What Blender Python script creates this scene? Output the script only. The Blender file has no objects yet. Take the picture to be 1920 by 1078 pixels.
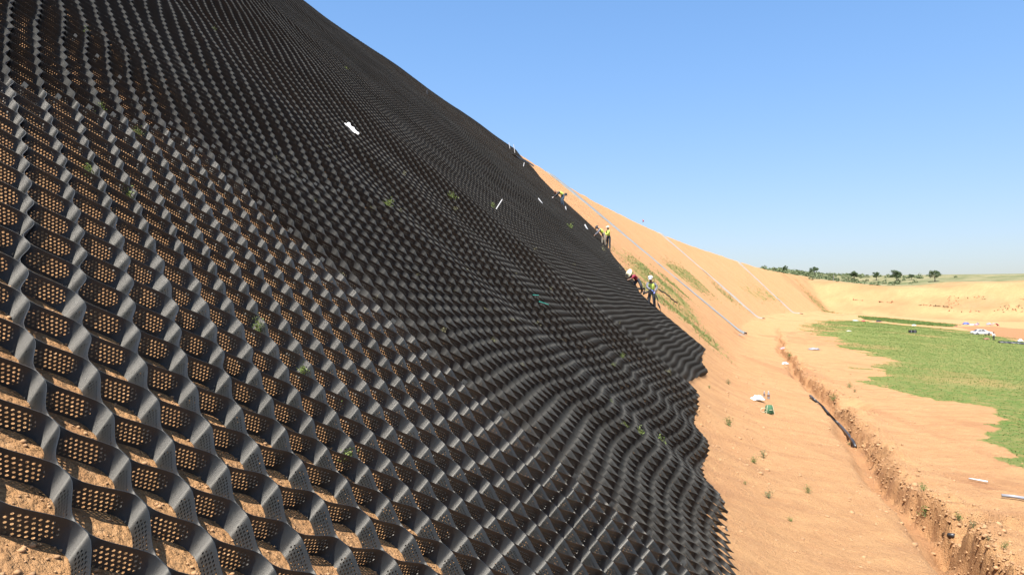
import bpy, bmesh, math, random
import numpy as np
from mathutils import Vector, Matrix

random.seed(7)
rng = np.random.default_rng(7)
S = bpy.context.scene
COL = S.collection
R = math.radians

# ---------------------------------------------------------------- camera, light, exposure
cam_d = bpy.data.cameras.new("camera")
cam = bpy.data.objects.new("camera", cam_d)
COL.objects.link(cam)
cam.location = (0, 0, 0)
cam.rotation_euler = (R(90), 0, 0)
cam_d.sensor_width = 36.0
cam_d.lens = 1400 / 1920 * 36
cam_d.shift_y = 41 / 1920
cam_d.clip_start = 0.05
cam_d.clip_end = 9000
S.camera = cam

SUN = Vector((-0.14, -0.42, 0.90)).normalized()
SUN_EL = math.asin(SUN.z)
SUN_AZ = math.atan2(SUN.x, SUN.y)          # clockwise from +Y
w = bpy.data.worlds.new("World")
S.world = w
w.use_nodes = True
nt = w.node_tree
sky = nt.nodes.new("ShaderNodeTexSky")
sky.sky_type = 'NISHITA'
sky.sun_disc = False
sky.sun_elevation = SUN_EL
sky.sun_rotation = SUN_AZ
sky.altitude = 0
sky.air_density = 1.0
sky.dust_density = 1.2
sky.ozone_density = 3.5
bg = nt.nodes["Background"]
tint = nt.nodes.new("ShaderNodeMix"); tint.data_type = 'RGBA'; tint.blend_type = 'MULTIPLY'
tint.inputs[0].default_value = 1.0
wc = nt.nodes.new("ShaderNodeTexCoord"); wx = nt.nodes.new("ShaderNodeSeparateXYZ")
nt.links.new(wc.outputs["Generated"], wx.inputs[0])
wr = nt.nodes.new("ShaderNodeMapRange"); wr.interpolation_type = 'SMOOTHSTEP'
wr.inputs[1].default_value = -.02; wr.inputs[2].default_value = .42
nt.links.new(wx.outputs[2], wr.inputs[0])
wm = nt.nodes.new("ShaderNodeMix"); wm.data_type = 'RGBA'
wm.inputs[6].default_value = (1.02, .93, .97, 1); wm.inputs[7].default_value = (1.05, 1.28, 1.42, 1)
nt.links.new(wr.outputs[0], wm.inputs[0]); nt.links.new(wm.outputs[2], tint.inputs[7])
nt.links.new(sky.outputs[0], tint.inputs[6])
nt.links.new(tint.outputs[2], bg.inputs[0])
bg.inputs[1].default_value = 0.068

sl = bpy.data.lights.new("sun", 'SUN')
sl.energy = 4.9
sl.angle = R(0.53)
sl.color = (1.0, 0.955, 0.88)
so = bpy.data.objects.new("sun", sl)
COL.objects.link(so)
so.rotation_euler = SUN.to_track_quat('Z', 'Y').to_euler()
so.location = (20, 0, 60)
S.view_settings.view_transform = 'Standard'
S.view_settings.look = 'None'
S.view_settings.gamma = 1
S.view_settings.use_curve_mapping = False
S.view_settings.exposure = 1.35
S.render.engine = 'CYCLES'
S.cycles.transparent_max_bounces = 16
S.cycles.max_bounces = 6

# ---------------------------------------------------------------- small helpers
def tag(o, label=None, cat=None, group=None, kind=None):
    if label: o["label"] = label
    if cat: o["category"] = cat
    if group: o["group"] = group
    if kind: o["kind"] = kind
    return o

def link(o, parent=None):
    COL.objects.link(o)
    if parent is not None: o.parent = parent
    return o

def empty(name, loc=(0, 0, 0), rz=0.0):
    o = bpy.data.objects.new(name, None)
    o.location = loc
    o.rotation_euler = (0, 0, rz)
    o.empty_display_size = 0.2
    return link(o)

def mesh_np(name, V, F, mat=None, parent=None, smooth=False, uv=None, loc=None):
    """V (n,3) array, F (m,4) or (m,3) int array"""
    V = np.asarray(V, dtype=np.float32); F = np.asarray(F, dtype=np.int32)
    me = bpy.data.meshes.new(name)
    me.vertices.add(len(V)); me.vertices.foreach_set("co", V.ravel())
    k = F.shape[1]
    me.loops.add(F.size); me.loops.foreach_set("vertex_index", F.ravel())
    me.polygons.add(len(F))
    me.polygons.foreach_set("loop_start", np.arange(0, F.size, k, dtype=np.int32))
    me.polygons.foreach_set("loop_total", np.full(len(F), k, dtype=np.int32))
    if smooth: me.polygons.foreach_set("use_smooth", np.ones(len(F), dtype=bool))
    me.update(calc_edges=True)
    if uv is not None:
        l = me.uv_layers.new(name="UVMap")
        l.data.foreach_set("uv", np.asarray(uv, dtype=np.float32)[F.ravel()].ravel())
    me.validate()
    if mat is not None: me.materials.append(mat)
    o = bpy.data.objects.new(name, me)
    if loc is not None: o.location = loc
    return link(o, parent)

def bm_obj(name, bm, mat, parent=None, smooth=False, loc=None):
    me = bpy.data.meshes.new(name)
    bm.normal_update()
    if smooth:
        for f in bm.faces: f.smooth = True
    bm.to_mesh(me); bm.free()
    if mat is not None: me.materials.append(mat)
    o = bpy.data.objects.new(name, me)
    if loc is not None: o.location = loc
    return link(o, parent)

def tube_bm(bm, pts, rad, seg=8, cap=True):
    pts = [Vector(p) for p in pts]
    rads = rad if isinstance(rad, (list, tuple)) else [rad] * len(pts)
    rings = []
    for i, p in enumerate(pts):
        d = (pts[min(i + 1, len(pts) - 1)] - pts[max(i - 1, 0)]).normalized()
        a = d.orthogonal().normalized() if abs(d.z) > .95 else d.cross(Vector((0, 0, 1))).normalized()
        b = d.cross(a)
        rings.append([bm.verts.new(p + (a * math.cos(t) + b * math.sin(t)) * rads[i])
                      for t in [2 * math.pi * j / seg for j in range(seg)]])
    for r0, r1 in zip(rings[:-1], rings[1:]):
        for j in range(seg):
            bm.faces.new((r0[j], r0[(j + 1) % seg], r1[(j + 1) % seg], r1[j]))
    if cap:
        bm.faces.new(rings[0][::-1]); bm.faces.new(rings[-1])
    return bm

def box_bm(bm, c, s, rot=None, taper=1.0):
    c = Vector(c); vs = []
    for dz in (-.5, .5):
        k = taper if dz > 0 else 1
        for dx, dy in ((-.5, -.5), (.5, -.5), (.5, .5), (-.5, .5)):
            v = Vector((dx * s[0] * k, dy * s[1] * k, dz * s[2]))
            if rot: v = rot @ v
            vs.append(bm.verts.new(c + v))
    for f in ((3, 2, 1, 0), (4, 5, 6, 7), (0, 1, 5, 4), (1, 2, 6, 5), (2, 3, 7, 6), (3, 0, 4, 7)):
        bm.faces.new([vs[i] for i in f])
    return bm

# value noise ------------------------------------------------------------------
_tab = rng.random((256, 256))
def vnoise(x, y):
    x = np.asarray(x, float); y = np.asarray(y, float)
    xi = np.floor(x).astype(int); yi = np.floor(y).astype(int)
    fx = x - xi; fy = y - yi
    fx = fx * fx * (3 - 2 * fx); fy = fy * fy * (3 - 2 * fy)
    a = _tab[xi & 255, yi & 255]; b = _tab[(xi + 1) & 255, yi & 255]
    c = _tab[xi & 255, (yi + 1) & 255]; d = _tab[(xi + 1) & 255, (yi + 1) & 255]
    return (a * (1 - fx) + b * fx) * (1 - fy) + (c * (1 - fx) + d * fx) * fy - .5
def fbm(x, y, o=4):
    r = 0; a = 1.0
    for i in range(o):
        r = r + a * vnoise(x * 2 ** i + 17.3 * i, y * 2 ** i + 5.1 * i); a *= .5
    return r

# ---------------------------------------------------------------- materials
def new_mat(name):
    m = bpy.data.materials.new(name); m.use_nodes = True
    t = m.node_tree
    return m, t, t.nodes["Principled BSDF"]

class NT:
    def __init__(s, t): s.t = t
    def n(s, typ, **k):
        o = s.t.nodes.new(typ)
        for a, b in k.items(): setattr(o, a, b)
        return o
    def l(s, a, b): s.t.links.new(a, b)
    def math(s, op, a, b=None, clamp=False):
        o = s.n("ShaderNodeMath", operation=op); o.use_clamp = clamp
        for i, q in enumerate((a, b)):
            if q is None: continue
            if isinstance(q, (int, float)): o.inputs[i].default_value = q
            else: s.l(q, o.inputs[i])
        return o.outputs[0]
    def noise(s, vec, scale, detail=4, rough=.55):
        o = s.n("ShaderNodeTexNoise"); o.inputs["Scale"].default_value = scale
        o.inputs["Detail"].default_value = detail; o.inputs["Roughness"].default_value = rough
        if vec is not None: s.l(vec, o.inputs["Vector"])
        return o.outputs["Fac"]
    def ramp(s, fac, a, b, ca=0.0, cb=1.0):
        o = s.n("ShaderNodeMapRange"); o.clamp = True
        o.inputs[1].default_value = a; o.inputs[2].default_value = b
        o.inputs[3].default_value = ca; o.inputs[4].default_value = cb
        s.l(fac, o.inputs[0]); return o.outputs[0]
    def mix(s, fac, a, b):
        o = s.n("ShaderNodeMix", data_type='RGBA')
        if isinstance(fac, (int, float)): o.inputs[0].default_value = fac
        else: s.l(fac, o.inputs[0])
        for i, q in ((6, a), (7, b)):
            if isinstance(q, tuple): o.inputs[i].default_value = (*q, 1)
            else: s.l(q, o.inputs[i])
        return o.outputs[2]
    def bump(s, h, strength, dist):
        o = s.n("ShaderNodeBump"); o.inputs["Strength"].default_value = strength
        o.inputs["Distance"].default_value = dist; s.l(h, o.inputs["Height"]); return o.outputs[0]

def simple(name, col, rough=.7, var=.12, scale=8.0, metal=0.0, spec=.5):
    col = tuple(c * .68 for c in col)
    m, t, p = new_mat(name); q = NT(t)
    tc = q.n("ShaderNodeTexCoord").outputs["Object"]
    f = q.noise(tc, scale, 3)
    f = q.ramp(f, .3, .7)
    c0 = tuple(c * (1 - var) for c in col); c1 = tuple(min(1, c * (1 + var)) for c in col)
    q.l(q.mix(f, c0, c1), p.inputs["Base Color"])
    p.inputs["Roughness"].default_value = rough
    p.inputs["Metallic"].default_value = metal
    p.inputs["Specular IOR Level"].default_value = spec
    return m
def foliage_mat(name, c0, c1):
    c0 = tuple(c * .68 for c in c0); c1 = tuple(c * .68 for c in c1)
    m, t, p = new_mat(name); q = NT(t)
    g = q.n("ShaderNodeNewGeometry")
    rnd = g.outputs["Random Per Island"]
    q.l(q.mix(rnd, c0, c1), p.inputs["Base Color"])
    p.inputs["Roughness"].default_value = .6
    p.inputs["Specular IOR Level"].default_value = .25
    tr = q.n("ShaderNodeBsdfTranslucent")
    q.l(q.mix(rnd, c0, c1), tr.inputs[0])
    mx = q.n("ShaderNodeMixShader"); mx.inputs[0].default_value = .25
    q.l(p.outputs[0], mx.inputs[1]); q.l(tr.outputs[0], mx.inputs[2])
    q.l(mx.outputs[0], t.nodes["Material Output"].inputs[0])
    return m

def soil_material():
    m, t, p = new_mat("loess_soil"); q = NT(t)
    geo = q.n("ShaderNodeNewGeometry").outputs["Position"]
    a = q.n("ShaderNodeAttribute", attribute_name="cover")
    sep = q.n("ShaderNodeSeparateColor"); q.l(a.outputs["Color"], sep.inputs[0])
    big = q.ramp(q.noise(geo, .11, 5, .6), .35, .68)
    mid = q.ramp(q.noise(geo, 1.3, 6, .65), .36, .66)
    fine = q.noise(geo, 22, 6, .7)
    c = q.mix(big, (.545, .325, .15), (.59, .36, .175))
    c = q.mix(q.math('MULTIPLY', mid, .6), c, (.42, .225, .105))
    # streaks down the slope (rain rills and bucket marks)
    mp = q.n("ShaderNodeMapping"); mp.inputs["Rotation"].default_value = (0, 0, R(-17.2))
    q.l(geo, mp.inputs[0])
    mp2 = q.n("ShaderNodeMapping"); mp2.inputs["Scale"].default_value = (.22, 2.2, .22)
    q.l(mp.outputs[0], mp2.inputs[0])
    st = q.ramp(q.noise(mp2.outputs[0], 1.0, 6, .65), .47, .72)
    c = q.mix(q.math('MULTIPLY', st, .62), c, (.37, .20, .10))
    spk = q.noise(geo, 7.5, 8, .75)
    c = q.mix(q.ramp(spk, .55, .72, 0, .42), c, (.33, .17, .08))
    c = q.mix(q.ramp(fine, .52, .68, 0, .38), c, (.33, .18, .09))
    c = q.mix(q.ramp(fine, .46, .34, 0, .45), c, (.62, .41, .23))
    # damp / red clay patches, plus shade painted along the trench
    c = q.mix(q.math('MULTIPLY', sep.outputs[1], .85), c, (.37, .185, .09))
    # greenery (short growth between the tufts)
    gn = q.ramp(q.noise(geo, 2.2, 6, .7), .30, .56)
    gc = q.mix(q.ramp(q.noise(geo, .35, 4), .35, .65), (.115, .20, .04), (.175, .235, .065))
    gf = q.math('MULTIPLY', sep.outputs[0], q.math('ADD', q.math('MULTIPLY', gn, .5), .5), clamp=True)
    c = q.mix(gf, c, gc)
    # scrubland beyond the pit
    sc = q.mix(q.ramp(q.noise(geo, .06, 6, .7), .38, .62), (.13, .155, .07), (.27, .25, .14))
    c = q.mix(sep.outputs[2], c, sc)
    mu = q.n("ShaderNodeMix", data_type='RGBA', blend_type='MULTIPLY'); mu.inputs[0].default_value = 1
    q.l(c, mu.inputs[6]); mu.inputs[7].default_value = (.75, .70, .67, 1)
    q.l(mu.outputs[2], p.inputs["Base Color"])
    p.inputs["Roughness"].default_value = .93
    p.inputs["Specular IOR Level"].default_value = .15
    vo = q.n("ShaderNodeTexVoronoi"); vo.inputs["Scale"].default_value = 34
    q.l(geo, vo.inputs["Vector"])
    clod = q.ramp(vo.outputs["Distance"], 0, .55, 1, 0)
    h = q.math('ADD', q.math('MULTIPLY', clod, .35), fine)
    h2 = q.math('ADD', h, q.math('MULTIPLY', q.noise(geo, 3.5, 8, .7), 2.5))
    q.l(q.bump(h2, 1.0, .05), p.inputs["Normal"])
    return m

ANISO = 0.25
def hdpe_material(name, holes=True, matte=False):
    m, t, p = new_mat(name); q = NT(t)
    uv = q.n("ShaderNodeUVMap", uv_map="UVMap").outputs[0]
    geo = q.n("ShaderNodeNewGeometry").outputs["Position"]
    dust = q.noise(geo, 1.1, 5, .7)
    dust2 = q.noise(geo, 14, 5, .7)
    f = q.ramp(q.math('ADD', q.math('MULTIPLY', dust, .75), q.math('MULTIPLY', dust2, .25)), .62, .8, 0, .6)
    q.l(q.mix(f, (.0155, .0165, .0165) if not matte else (.0165, .017, .0165), (.085, .063, .045)), p.inputs["Base Color"])
    q.l(q.ramp(dust2, .3, .7, .44, .55) if not matte else q.ramp(dust2, .3, .7, .52, .64), p.inputs["Roughness"])
    p.inputs["Specular IOR Level"].default_value = .8 if not matte else .42
    p.inputs["Specular Tint"].default_value = (1, .95, .88, 1)
    p.inputs["Anisotropic"].default_value = .98 if not matte else .55
    p.inputs["Anisotropic Rotation"].default_value = ANISO
    tg = q.n("ShaderNodeTangent", direction_type='UV_MAP', uv_map="UVMap"); q.l(tg.outputs[0], p.inputs["Tangent"])
    sp = q.n("ShaderNodeSeparateXYZ"); q.l(uv, sp.inputs[0])
    U, Vv = sp.outputs[0], sp.outputs[1]
    # fine diagonal ribbing of the textured plastic
    rib = q.math('SINE', q.math('MULTIPLY', q.math('ADD', U, q.math('MULTIPLY', Vv, 1.6)), 420))
    h = q.math('ADD', q.math('MULTIPLY', rib, .25), q.noise(geo, 60, 3))
    q.l(q.bump(h, .22, .004), p.inputs["Normal"])
    if holes:
        px, py, rad = .0185, .0300, (.0044 if matte else .0049)
        fr = q.math('FRACT', U)
        x = q.math('MULTIPLY', q.math('SUBTRACT', fr, .5), .31)
        y = q.math('MULTIPLY', q.math('SUBTRACT', Vv, .5), .105)
        def cell(ox, oy):
            a = q.math('SUBTRACT', q.math('FRACT', q.math('ADD', q.math('DIVIDE', x, px), ox + 50)), .5)
            b = q.math('SUBTRACT', q.math('FRACT', q.math('ADD', q.math('DIVIDE', y, py), oy + 50)), .5)
            a = q.math('MULTIPLY', a, px); b = q.math('MULTIPLY', b, py)
            return q.math('SQRT', q.math('ADD', q.math('MULTIPLY', a, a), q.math('MULTIPLY', b, b)))
        d = q.math('MINIMUM', cell(.5, .5), cell(0, 0))
        hole = q.math('LESS_THAN', d, rad)
        ext = q.math('ADD', q.math('ABSOLUTE', x), q.math('MULTIPLY', q.math('ABSOLUTE', y), 1.15))
        inside = q.math('MULTIPLY', q.math('LESS_THAN', ext, .104), q.math('LESS_THAN', q.math('ABSOLUTE', y), .041))
        msk = q.math('MULTIPLY', hole, inside)
        tb = q.n("ShaderNodeBsdfTransparent")
        mx = q.n("ShaderNodeMixShader")
        q.l(msk, mx.inputs[0]); q.l(p.outputs[0], mx.inputs[1]); q.l(tb.outputs[0], mx.inputs[2])
        q.l(mx.outputs[0], t.nodes["Material Output"].inputs[0])
    return m

M_SOIL = soil_material()
M_HDPE = hdpe_material("black_plastic_perforated", True)
M_HDPE0 = hdpe_material("black_plastic", False, True)
M_HDPEM = hdpe_material("black_plastic_perforated_matte", True, True)
M_PLATE = simple("plastic_plate", (.075, .075, .072), .38, .2)
M_WEED = foliage_mat("weed_leaf", (.13, .20, .045), (.26, .31, .09))
M_DRY = foliage_mat("dry_weed", (.22, .20, .10), (.36, .33, .19))
M_GRASS = foliage_mat("grass_blade", (.14, .235, .05), (.24, .32, .09))
M_TREE = foliage_mat("tree_leaf", (.07, .11, .045), (.14, .185, .08))
M_BUSH = foliage_mat("bush_leaf", (.14, .185, .08), (.24, .27, .13))
M_BARK = simple("bark", (.16, .12, .09), .9)
M_STEM = simple("stem", (.20, .22, .09), .8)
M_WHITE = simple("white_plastic", (.80, .80, .80), .45, .05)
M_CONC = simple("pale_liner", (.245, .25, .24), .7, .12, 1.5)
M_LINER2 = simple("beige_liner", (.34, .30, .25), .8, .12, 1.5)
M_BLACKPIPE = simple("black_pipe", (.035, .035, .04), .4, .2)
M_GREYPIPE = simple("grey_pipe", (.30, .31, .34), .45, .1)
M_STEEL = simple("dull_steel", (.30, .29, .27), .45, .2, 20, .7)
M_VEST = simple("hi_vis_yellow", (.62, .78, .12), .75, .12, 6)
M_SKIN = simple("skin", (.30, .17, .11), .6, .08)
M_DARKCLOTH = simple("dark_cloth", (.035, .04, .05), .9, .3)
M_NAVY = simple("navy_cloth", (.05, .085, .13), .9, .25)
M_GREYCLOTH = simple("grey_cloth", (.20, .20, .23), .9, .2)
M_KHAKI = simple("khaki_cloth", (.30, .26, .20), .9, .2)
M_MAROON = simple("maroon_cloth", (.30, .02, .05), .85, .3)
M_STRAW = simple("straw", (.74, .68, .46), .8, .12, 30)
M_WCLOTH = simple("white_cloth", (.75, .75, .76), .85, .06)
M_BLUE = simple("blue_tarp", (.10, .16, .50), .5, .2)
M_GREEN = simple("green_cord", (.05, .55, .42), .5, .1)
M_OLIVE = simple("green_canvas", (.06, .17, .08), .85, .2, 20)
M_RED = simple("red_cloth", (.75, .06, .08), .7, .1)
M_PINK = simple("pink_cloth", (.80, .32, .34), .7, .2)
M_BROWN = simple("brown_board", (.26, .12, .07), .8, .2)
M_CARPAINT = simple("white_car_paint", (.82, .82, .83), .25, .02)
M_GLASS = simple("dark_glass", (.02, .025, .03), .08, .1)
M_RUBBER = simple("rubber", (.02, .02, .02), .8, .2)
M_LAMP = simple("lamp_lens", (.5, .5, .5), .2, .1)
M_CLOD = simple("dry_clod", (.44, .25, .12), .95, .22, 12)

# ---------------------------------------------------------------- terrain: the pit wall, floor, trench and far bank
def path_far(Y):
    Y = np.asarray(Y, float)
    return .31 * Y + 48 * (np.clip(Y - 120, 0, None) / 300) ** 1.9
def X_eye(Y):
    """plan line of the pit wall at eye level: it runs straight near the viewer, then swings right"""
    Y = np.asarray(Y, float)
    a = -2.1 + .03 * Y; b = -4.5 + path_far(Y)
    return np.logaddexp(a / .5, b / .5) * .5
SLP = .815
def gully(Y, v):
    """hollows and swells of the wall (metres, along X); fall lines drift away up the slope"""
    q = Y - .30 * v
    fade = np.clip((q - 8) / 6, 0, 1) * np.clip((120 - q) / 60, 0, 1)
    low = 1 / (1 + np.exp((v - 3.0) / 1.6))
    r = .17 * np.sin(q * 1.55 + .6 * np.sin(q * .5)) * low * np.exp(-((q - 18) / 6.5) ** 2)
    r += .13 * np.sin(q * .62 + 1.0) * np.exp(-((q - 24) / 9) ** 2) * (.25 + .75 * low)
    r += .12 * np.sin(q * .33 + .35 * np.sin(v * .35)) * np.clip((q - 14) / 14, 0, 1) * (1 - .4 * low)
    r += .14 * fbm(q * .22, v * .12 + 9, 3) * (1 - .55 * np.clip((q - 32) / 20, 0, 1))
    return r * fade
def toe_v(Y):
    return -3.6 + 1.8 * np.clip((np.asarray(Y, float) - 120) / 195, 0, 1) + .3 * np.clip((Y - 315) / 100, 0, 1)
def smax(a, b, k):
    return np.logaddexp(a / k, b / k) * k
def smin(a, b, k):
    return -np.logaddexp(-a / k, -b / k) * k
def trench_u(Y):
    Y = np.asarray(Y, float)
    return 3.55 + .22 * np.sin(Y * .21 + .5) + .10 * np.sin(Y * .9) + 2.2 * np.clip((Y - 70) / 60, 0, 1)
def y_far_edge(v):
    return np.interp(v, [-4, -2.1, 0, .8, 1.6, 3, 6.3, 9.6, 14, 18, 22], [37.5, 38.5, 38.5, 39, 43.5, 49, 63, 70, 80, 91, 103])
def height(X, Y, rough=True):
    X = np.asarray(X, float); Y = np.asarray(Y, float)
    xe = X_eye(Y)
    wall = -SLP * (X - xe)
    wall = wall + SLP * gully(Y, np.clip(wall, -4, 22))
    u = (X - path_far(Y)) * .955
    vt = toe_v(Y)
    fl = vt - .2 * np.clip(u, 0, 3) - .055 * np.clip(u - 3, 0, 78)
    crest = np.interp(Y, [0, 100, 190, 330, 400], [21.2, 21.3, 24.3, 23.5, 21.5]) + .35 * fbm(Y * .06, X * .01, 3) + .02 * np.clip(-(X - xe) - 27, 0, 300)
    k = .5
    H = smax(smin(wall, crest, .35), fl, .28)
    wl = np.clip((wall - fl) * 1.0, 0, 1)
    if rough:
        H = H + .05 * fbm(X * .6, Y * .6, 4) + .25 * fbm(X * .05, Y * .05 + 3, 3) * np.clip((u - 6) / 20, 0, 1)
        # rills and ledges on the bare wall beyond the mat
        bare = wl * np.clip((Y - y_far_edge(H) - .5) / 5, 0, 1)
        H = H + (.30 * fbm((Y - .3 * H) * .28, H * .06, 4) + .10 * fbm((Y - .3 * H) * 1.1, H * .15, 3)) * bare
        # small lumps on the talus and floor
        H = H + .05 * fbm(X * 2.3 + 40, Y * 2.3, 3) * (1 - wl)
    H = H - (.05 * np.clip((Y - 3.2) / 2.5, 0, 1) + .07 * np.clip((Y - 8) / 4, 0, 1)) * wl * np.clip((60 - Y) / 10, 0, 1)
    # trench, with the spoil bank on its outer side
    tu = trench_u(Y)
    du = u - tu + .08 * fbm(Y * 1.7, X * .2, 3)
    td = .50 * np.clip((150 - Y) / 60, .25, 1) * np.clip((Y - 6) / 2, 0, 1)
    mask = np.clip((165 - Y) / 10, 0, 1)
    wob = .17 * fbm(X * 2.2, Y * 3.6, 4)
    right = 1 / (1 + np.exp((du - .27 - .28 * np.clip((19 - Y) / 6, 0, 1) - wob) / .03)); left = 1 / (1 + np.exp(-(du + .30) / .09))
    H = H - td * mask * right * left * (1 + .25 * fbm(Y * .8, 2, 2) + .45 * np.clip((19 - Y) / 6, 0, 1))
    sp = np.exp(-(np.clip(du - .62, -9, 0) / .2) ** 2 - (np.clip(du - .62, 0, 9) / .75) ** 2) * (.15 + .22 * fbm(X * .9, Y * .9 + 7, 3))
    H = H + mask * np.clip(sp, -.02, 1) * (1 + .9 * fbm(X * 5, Y * 5, 4))
    rut = np.exp(-((du - .3) / .2) ** 2) * mask
    H = H - .16 * rut * np.clip(fbm(X * 4.5 + 3, Y * 4.5, 3) * 3, -.3, 1)
    # side branch of the trench, running off to the right
    yb = 14.9 + .25 * np.sin(u * 1.3) + .12 * (u - 3.5)
    db = Y - yb
    br = np.exp(-(db / .42) ** 4) * np.clip((u - 3.5) / .5, 0, 1) * np.clip((16 - u) / 4, 0, 1)
    H = H - .55 * br
    H = H + .16 * np.exp(-((db + .95) / .45) ** 2) * np.clip((u - 3.9) / .5, 0, 1) * np.clip((9 - u) / 3, 0, 1) * (1 + 1.2 * fbm(X * 2.5, Y * 2.5, 3))
    # pits washed out beside the trench
    H = H - .45 * np.exp(-(((u - 4.6) / .8) ** 2 + ((Y - 33.5) / 1.6) ** 2) ** 2)
    # far bank closing the pit
    d2 = (X - 178) * .364 + (Y - 430) * .931
    top = np.interp(X, [120, 206, 238, 258, 275, 300, 340, 600], [22, 17.5, 13.2, 13.4, 15.6, 15.2, 17.5, 17.5])
    base = vt - 4.3
    rise = np.where(d2 < 18, .42 * d2, 7.6 + .2 * np.clip(d2 - 18, 0, 4) + .55 * np.clip(d2 - 22, 0, None))
    bank = np.minimum(np.clip(base, -7, 0), 0) + rise
    bank = smin(bank, top + .3 * fbm(X * .04, Y * .04, 3), .5)
    land = np.clip(d2 - 55, 0, None)
    ridge = np.interp(X / np.clip(Y, 50, None), [.2, .36, .42, .48, .57, .66, .8], [44, 44, 36, 33, 31, 31, 30])
    bank = bank + (1 - np.exp(-land / 160)) * (ridge - 15)
    H = np.where(d2 > -8, smax(H, bank, .4), H)
    return H

def hit(px, py, off=0.0, y0=1.2, y1=1200.0):
    """photo pixel (1920x1078) -> point of the ground seen there"""
    rx = (px - 960) / 1400; rz = (580 - py) / 1400
    z = np.geomspace(y0, y1, 9000)
    f = rz * z - (height(rx * z, z) + off)
    i = int(np.argmax(f < 0))
    if not (f < 0).any(): i = len(z) - 1
    z1 = z[i]
    if i > 0:
        a = f[i - 1]; b = f[i]; z1 = z[i - 1] + (z[i] - z[i - 1]) * a / (a - b + 1e-9)
    return Vector((rx * z1, z1, rz * z1 - off))

def pt(x, y, off=0.0):
    return Vector((x, y, float(height(x, y)) + off))

def inside(poly, X, Y):
    r = np.zeros(X.shape, bool); n = len(poly)
    for i in range(n):
        x0, y0 = poly[i]; x1, y1 = poly[(i + 1) % n]
        c = ((y0 > Y) != (y1 > Y)) & (X < (x1 - x0) * (Y - y0) / (y1 - y0 + 1e-12) + x0)
        r ^= c
    return r

def ground_poly(px):
    return [(p.x, p.y) for p in (hit(a, b) for a, b in px)]

FIELD = ground_poly([(1509, 612), (1545, 602), (1600, 600), (1640, 604), (1720, 612), (1800, 619), (1860, 628), (1918, 640),
                     (2100, 672), (2300, 760), (2200, 1000), (1925, 868), (1872, 838), (1835, 815), (1850, 795), (1862, 780), (1820, 757), (1790, 753), (1740, 748),
                     (1660, 735), (1632, 715), (1632, 690), (1655, 682), (1680, 680), (1640, 668), (1612, 658), (1575, 645), (1545, 628)])
SLOPE_GREEN = [ground_poly(p) for p in (
    [(1142, 460), (1172, 478), (1205, 492), (1235, 520), (1262, 545), (1285, 570), (1305, 600), (1290, 602), (1262, 590), (1240, 575), (1215, 545), (1180, 500)],
    [(1248, 490), (1290, 510), (1335, 548), (1322, 550), (1285, 528), (1255, 502)],
    [(1232, 508), (1262, 530), (1286, 556), (1272, 550), (1240, 522)],
    [(1338, 532), (1362, 548), (1394, 572), (1384, 570), (1350, 550)],
    [(1385, 540), (1430, 545), (1475, 562), (1420, 558)],
    [(1502, 541), (1530, 562), (1557, 584), (1550, 585), (1520, 560)],
    [(1290, 604), (1330, 632), (1362, 656), (1340, 650), (1300, 620)])]
BAND2 = ground_poly([(1607, 592), (1700, 600), (1796, 609), (1785, 613), (1700, 608), (1620, 599)])
CLAY = ground_poly([(1795, 612), (1860, 612), (1925, 617), (2050, 640), (2050, 660), (1925, 641), (1860, 628), (1830, 622)])

TRACKS = [ground_poly(p) for p in (
    [(1618, 766), (1700, 786), (1800, 822), (1905, 864), (1905, 874), (1790, 834), (1690, 798), (1612, 776)],
    [(1770, 868), (1850, 890), (1925, 905), (1925, 932), (1850, 925), (1790, 900)],
    [(1470, 622), (1560, 615), (1600, 640), (1560, 650), (1480, 640)])]

def cover(X, Y, Z):
    j = .35 + .012 * Y
    Xj = X + j * fbm(X * .35, Y * .35, 4) * 3; Yj = Y + j * fbm(X * .35 + 31, Y * .35 + 8, 4) * 2
    g = inside(FIELD, Xj, Yj).astype(float)
    g *= np.clip(1.6 + 2.4 * fbm(X * .09, Y * .05 + 4, 4), .1, 1)
    for ip, p in enumerate(SLOPE_GREEN):
        g = np.maximum(g, (.45 if ip in (2, 3, 5, 6) else .9) * inside(p, X + 1.6 * fbm(X * .6, Y * .25, 3), Y + 5 * fbm(X * .5 + 9, Y * .2, 3)) * np.clip(.3 + 2.2 * fbm(X * .9, Y * .35, 3), 0, .9))
    g = np.maximum(g, inside(BAND2, X, Y) * .9)
    c = inside(CLAY, X, Y).astype(float)
    for p in TRACKS:
        c = np.maximum(c, inside(p, X + .5 * fbm(X * .8, Y * .5, 3), Y + 1.2 * fbm(X * .7, Y * .4 + 5, 3)) * np.clip(.42 + .9 * fbm(X * 1.3, Y * .5, 3), 0, .8))
    u = (X - path_far(Y)) * .955
    c = np.maximum(c, np.clip(fbm(X * .22 + 3, Y * .11, 4) * 2.4 - .35, 0, .6) * ((u > -1) & (u < 18)))
    tu = trench_u(Y)
    c = np.maximum(c, np.clip(1 - np.abs(u - tu - .1) / .5, 0, 1) * .6 * (Y < 160))  # trench clay, darkened further to paint in the shade of its wall
    d2 = (X - 178) * .364 + (Y - 430) * .931
    c = np.maximum(c, np.clip(.42 + 1.2 * fbm(X * .05, d2 * .12, 4), .12, .9) * ((d2 > -14) & (d2 < 66)))
    s = np.clip((d2 - 62) / 14, 0, 1)
    # weedy scrape on the far bank
    s = np.maximum(s, .42 * np.clip(1.6 - ((X - 262) / 26) ** 2 - ((d2 - 22) / 7) ** 2, 0, 1) * (fbm(X * .2, Y * .2, 3) > -.15))
    u2 = X - X_eye(Y)
    return g, c, s

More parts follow.
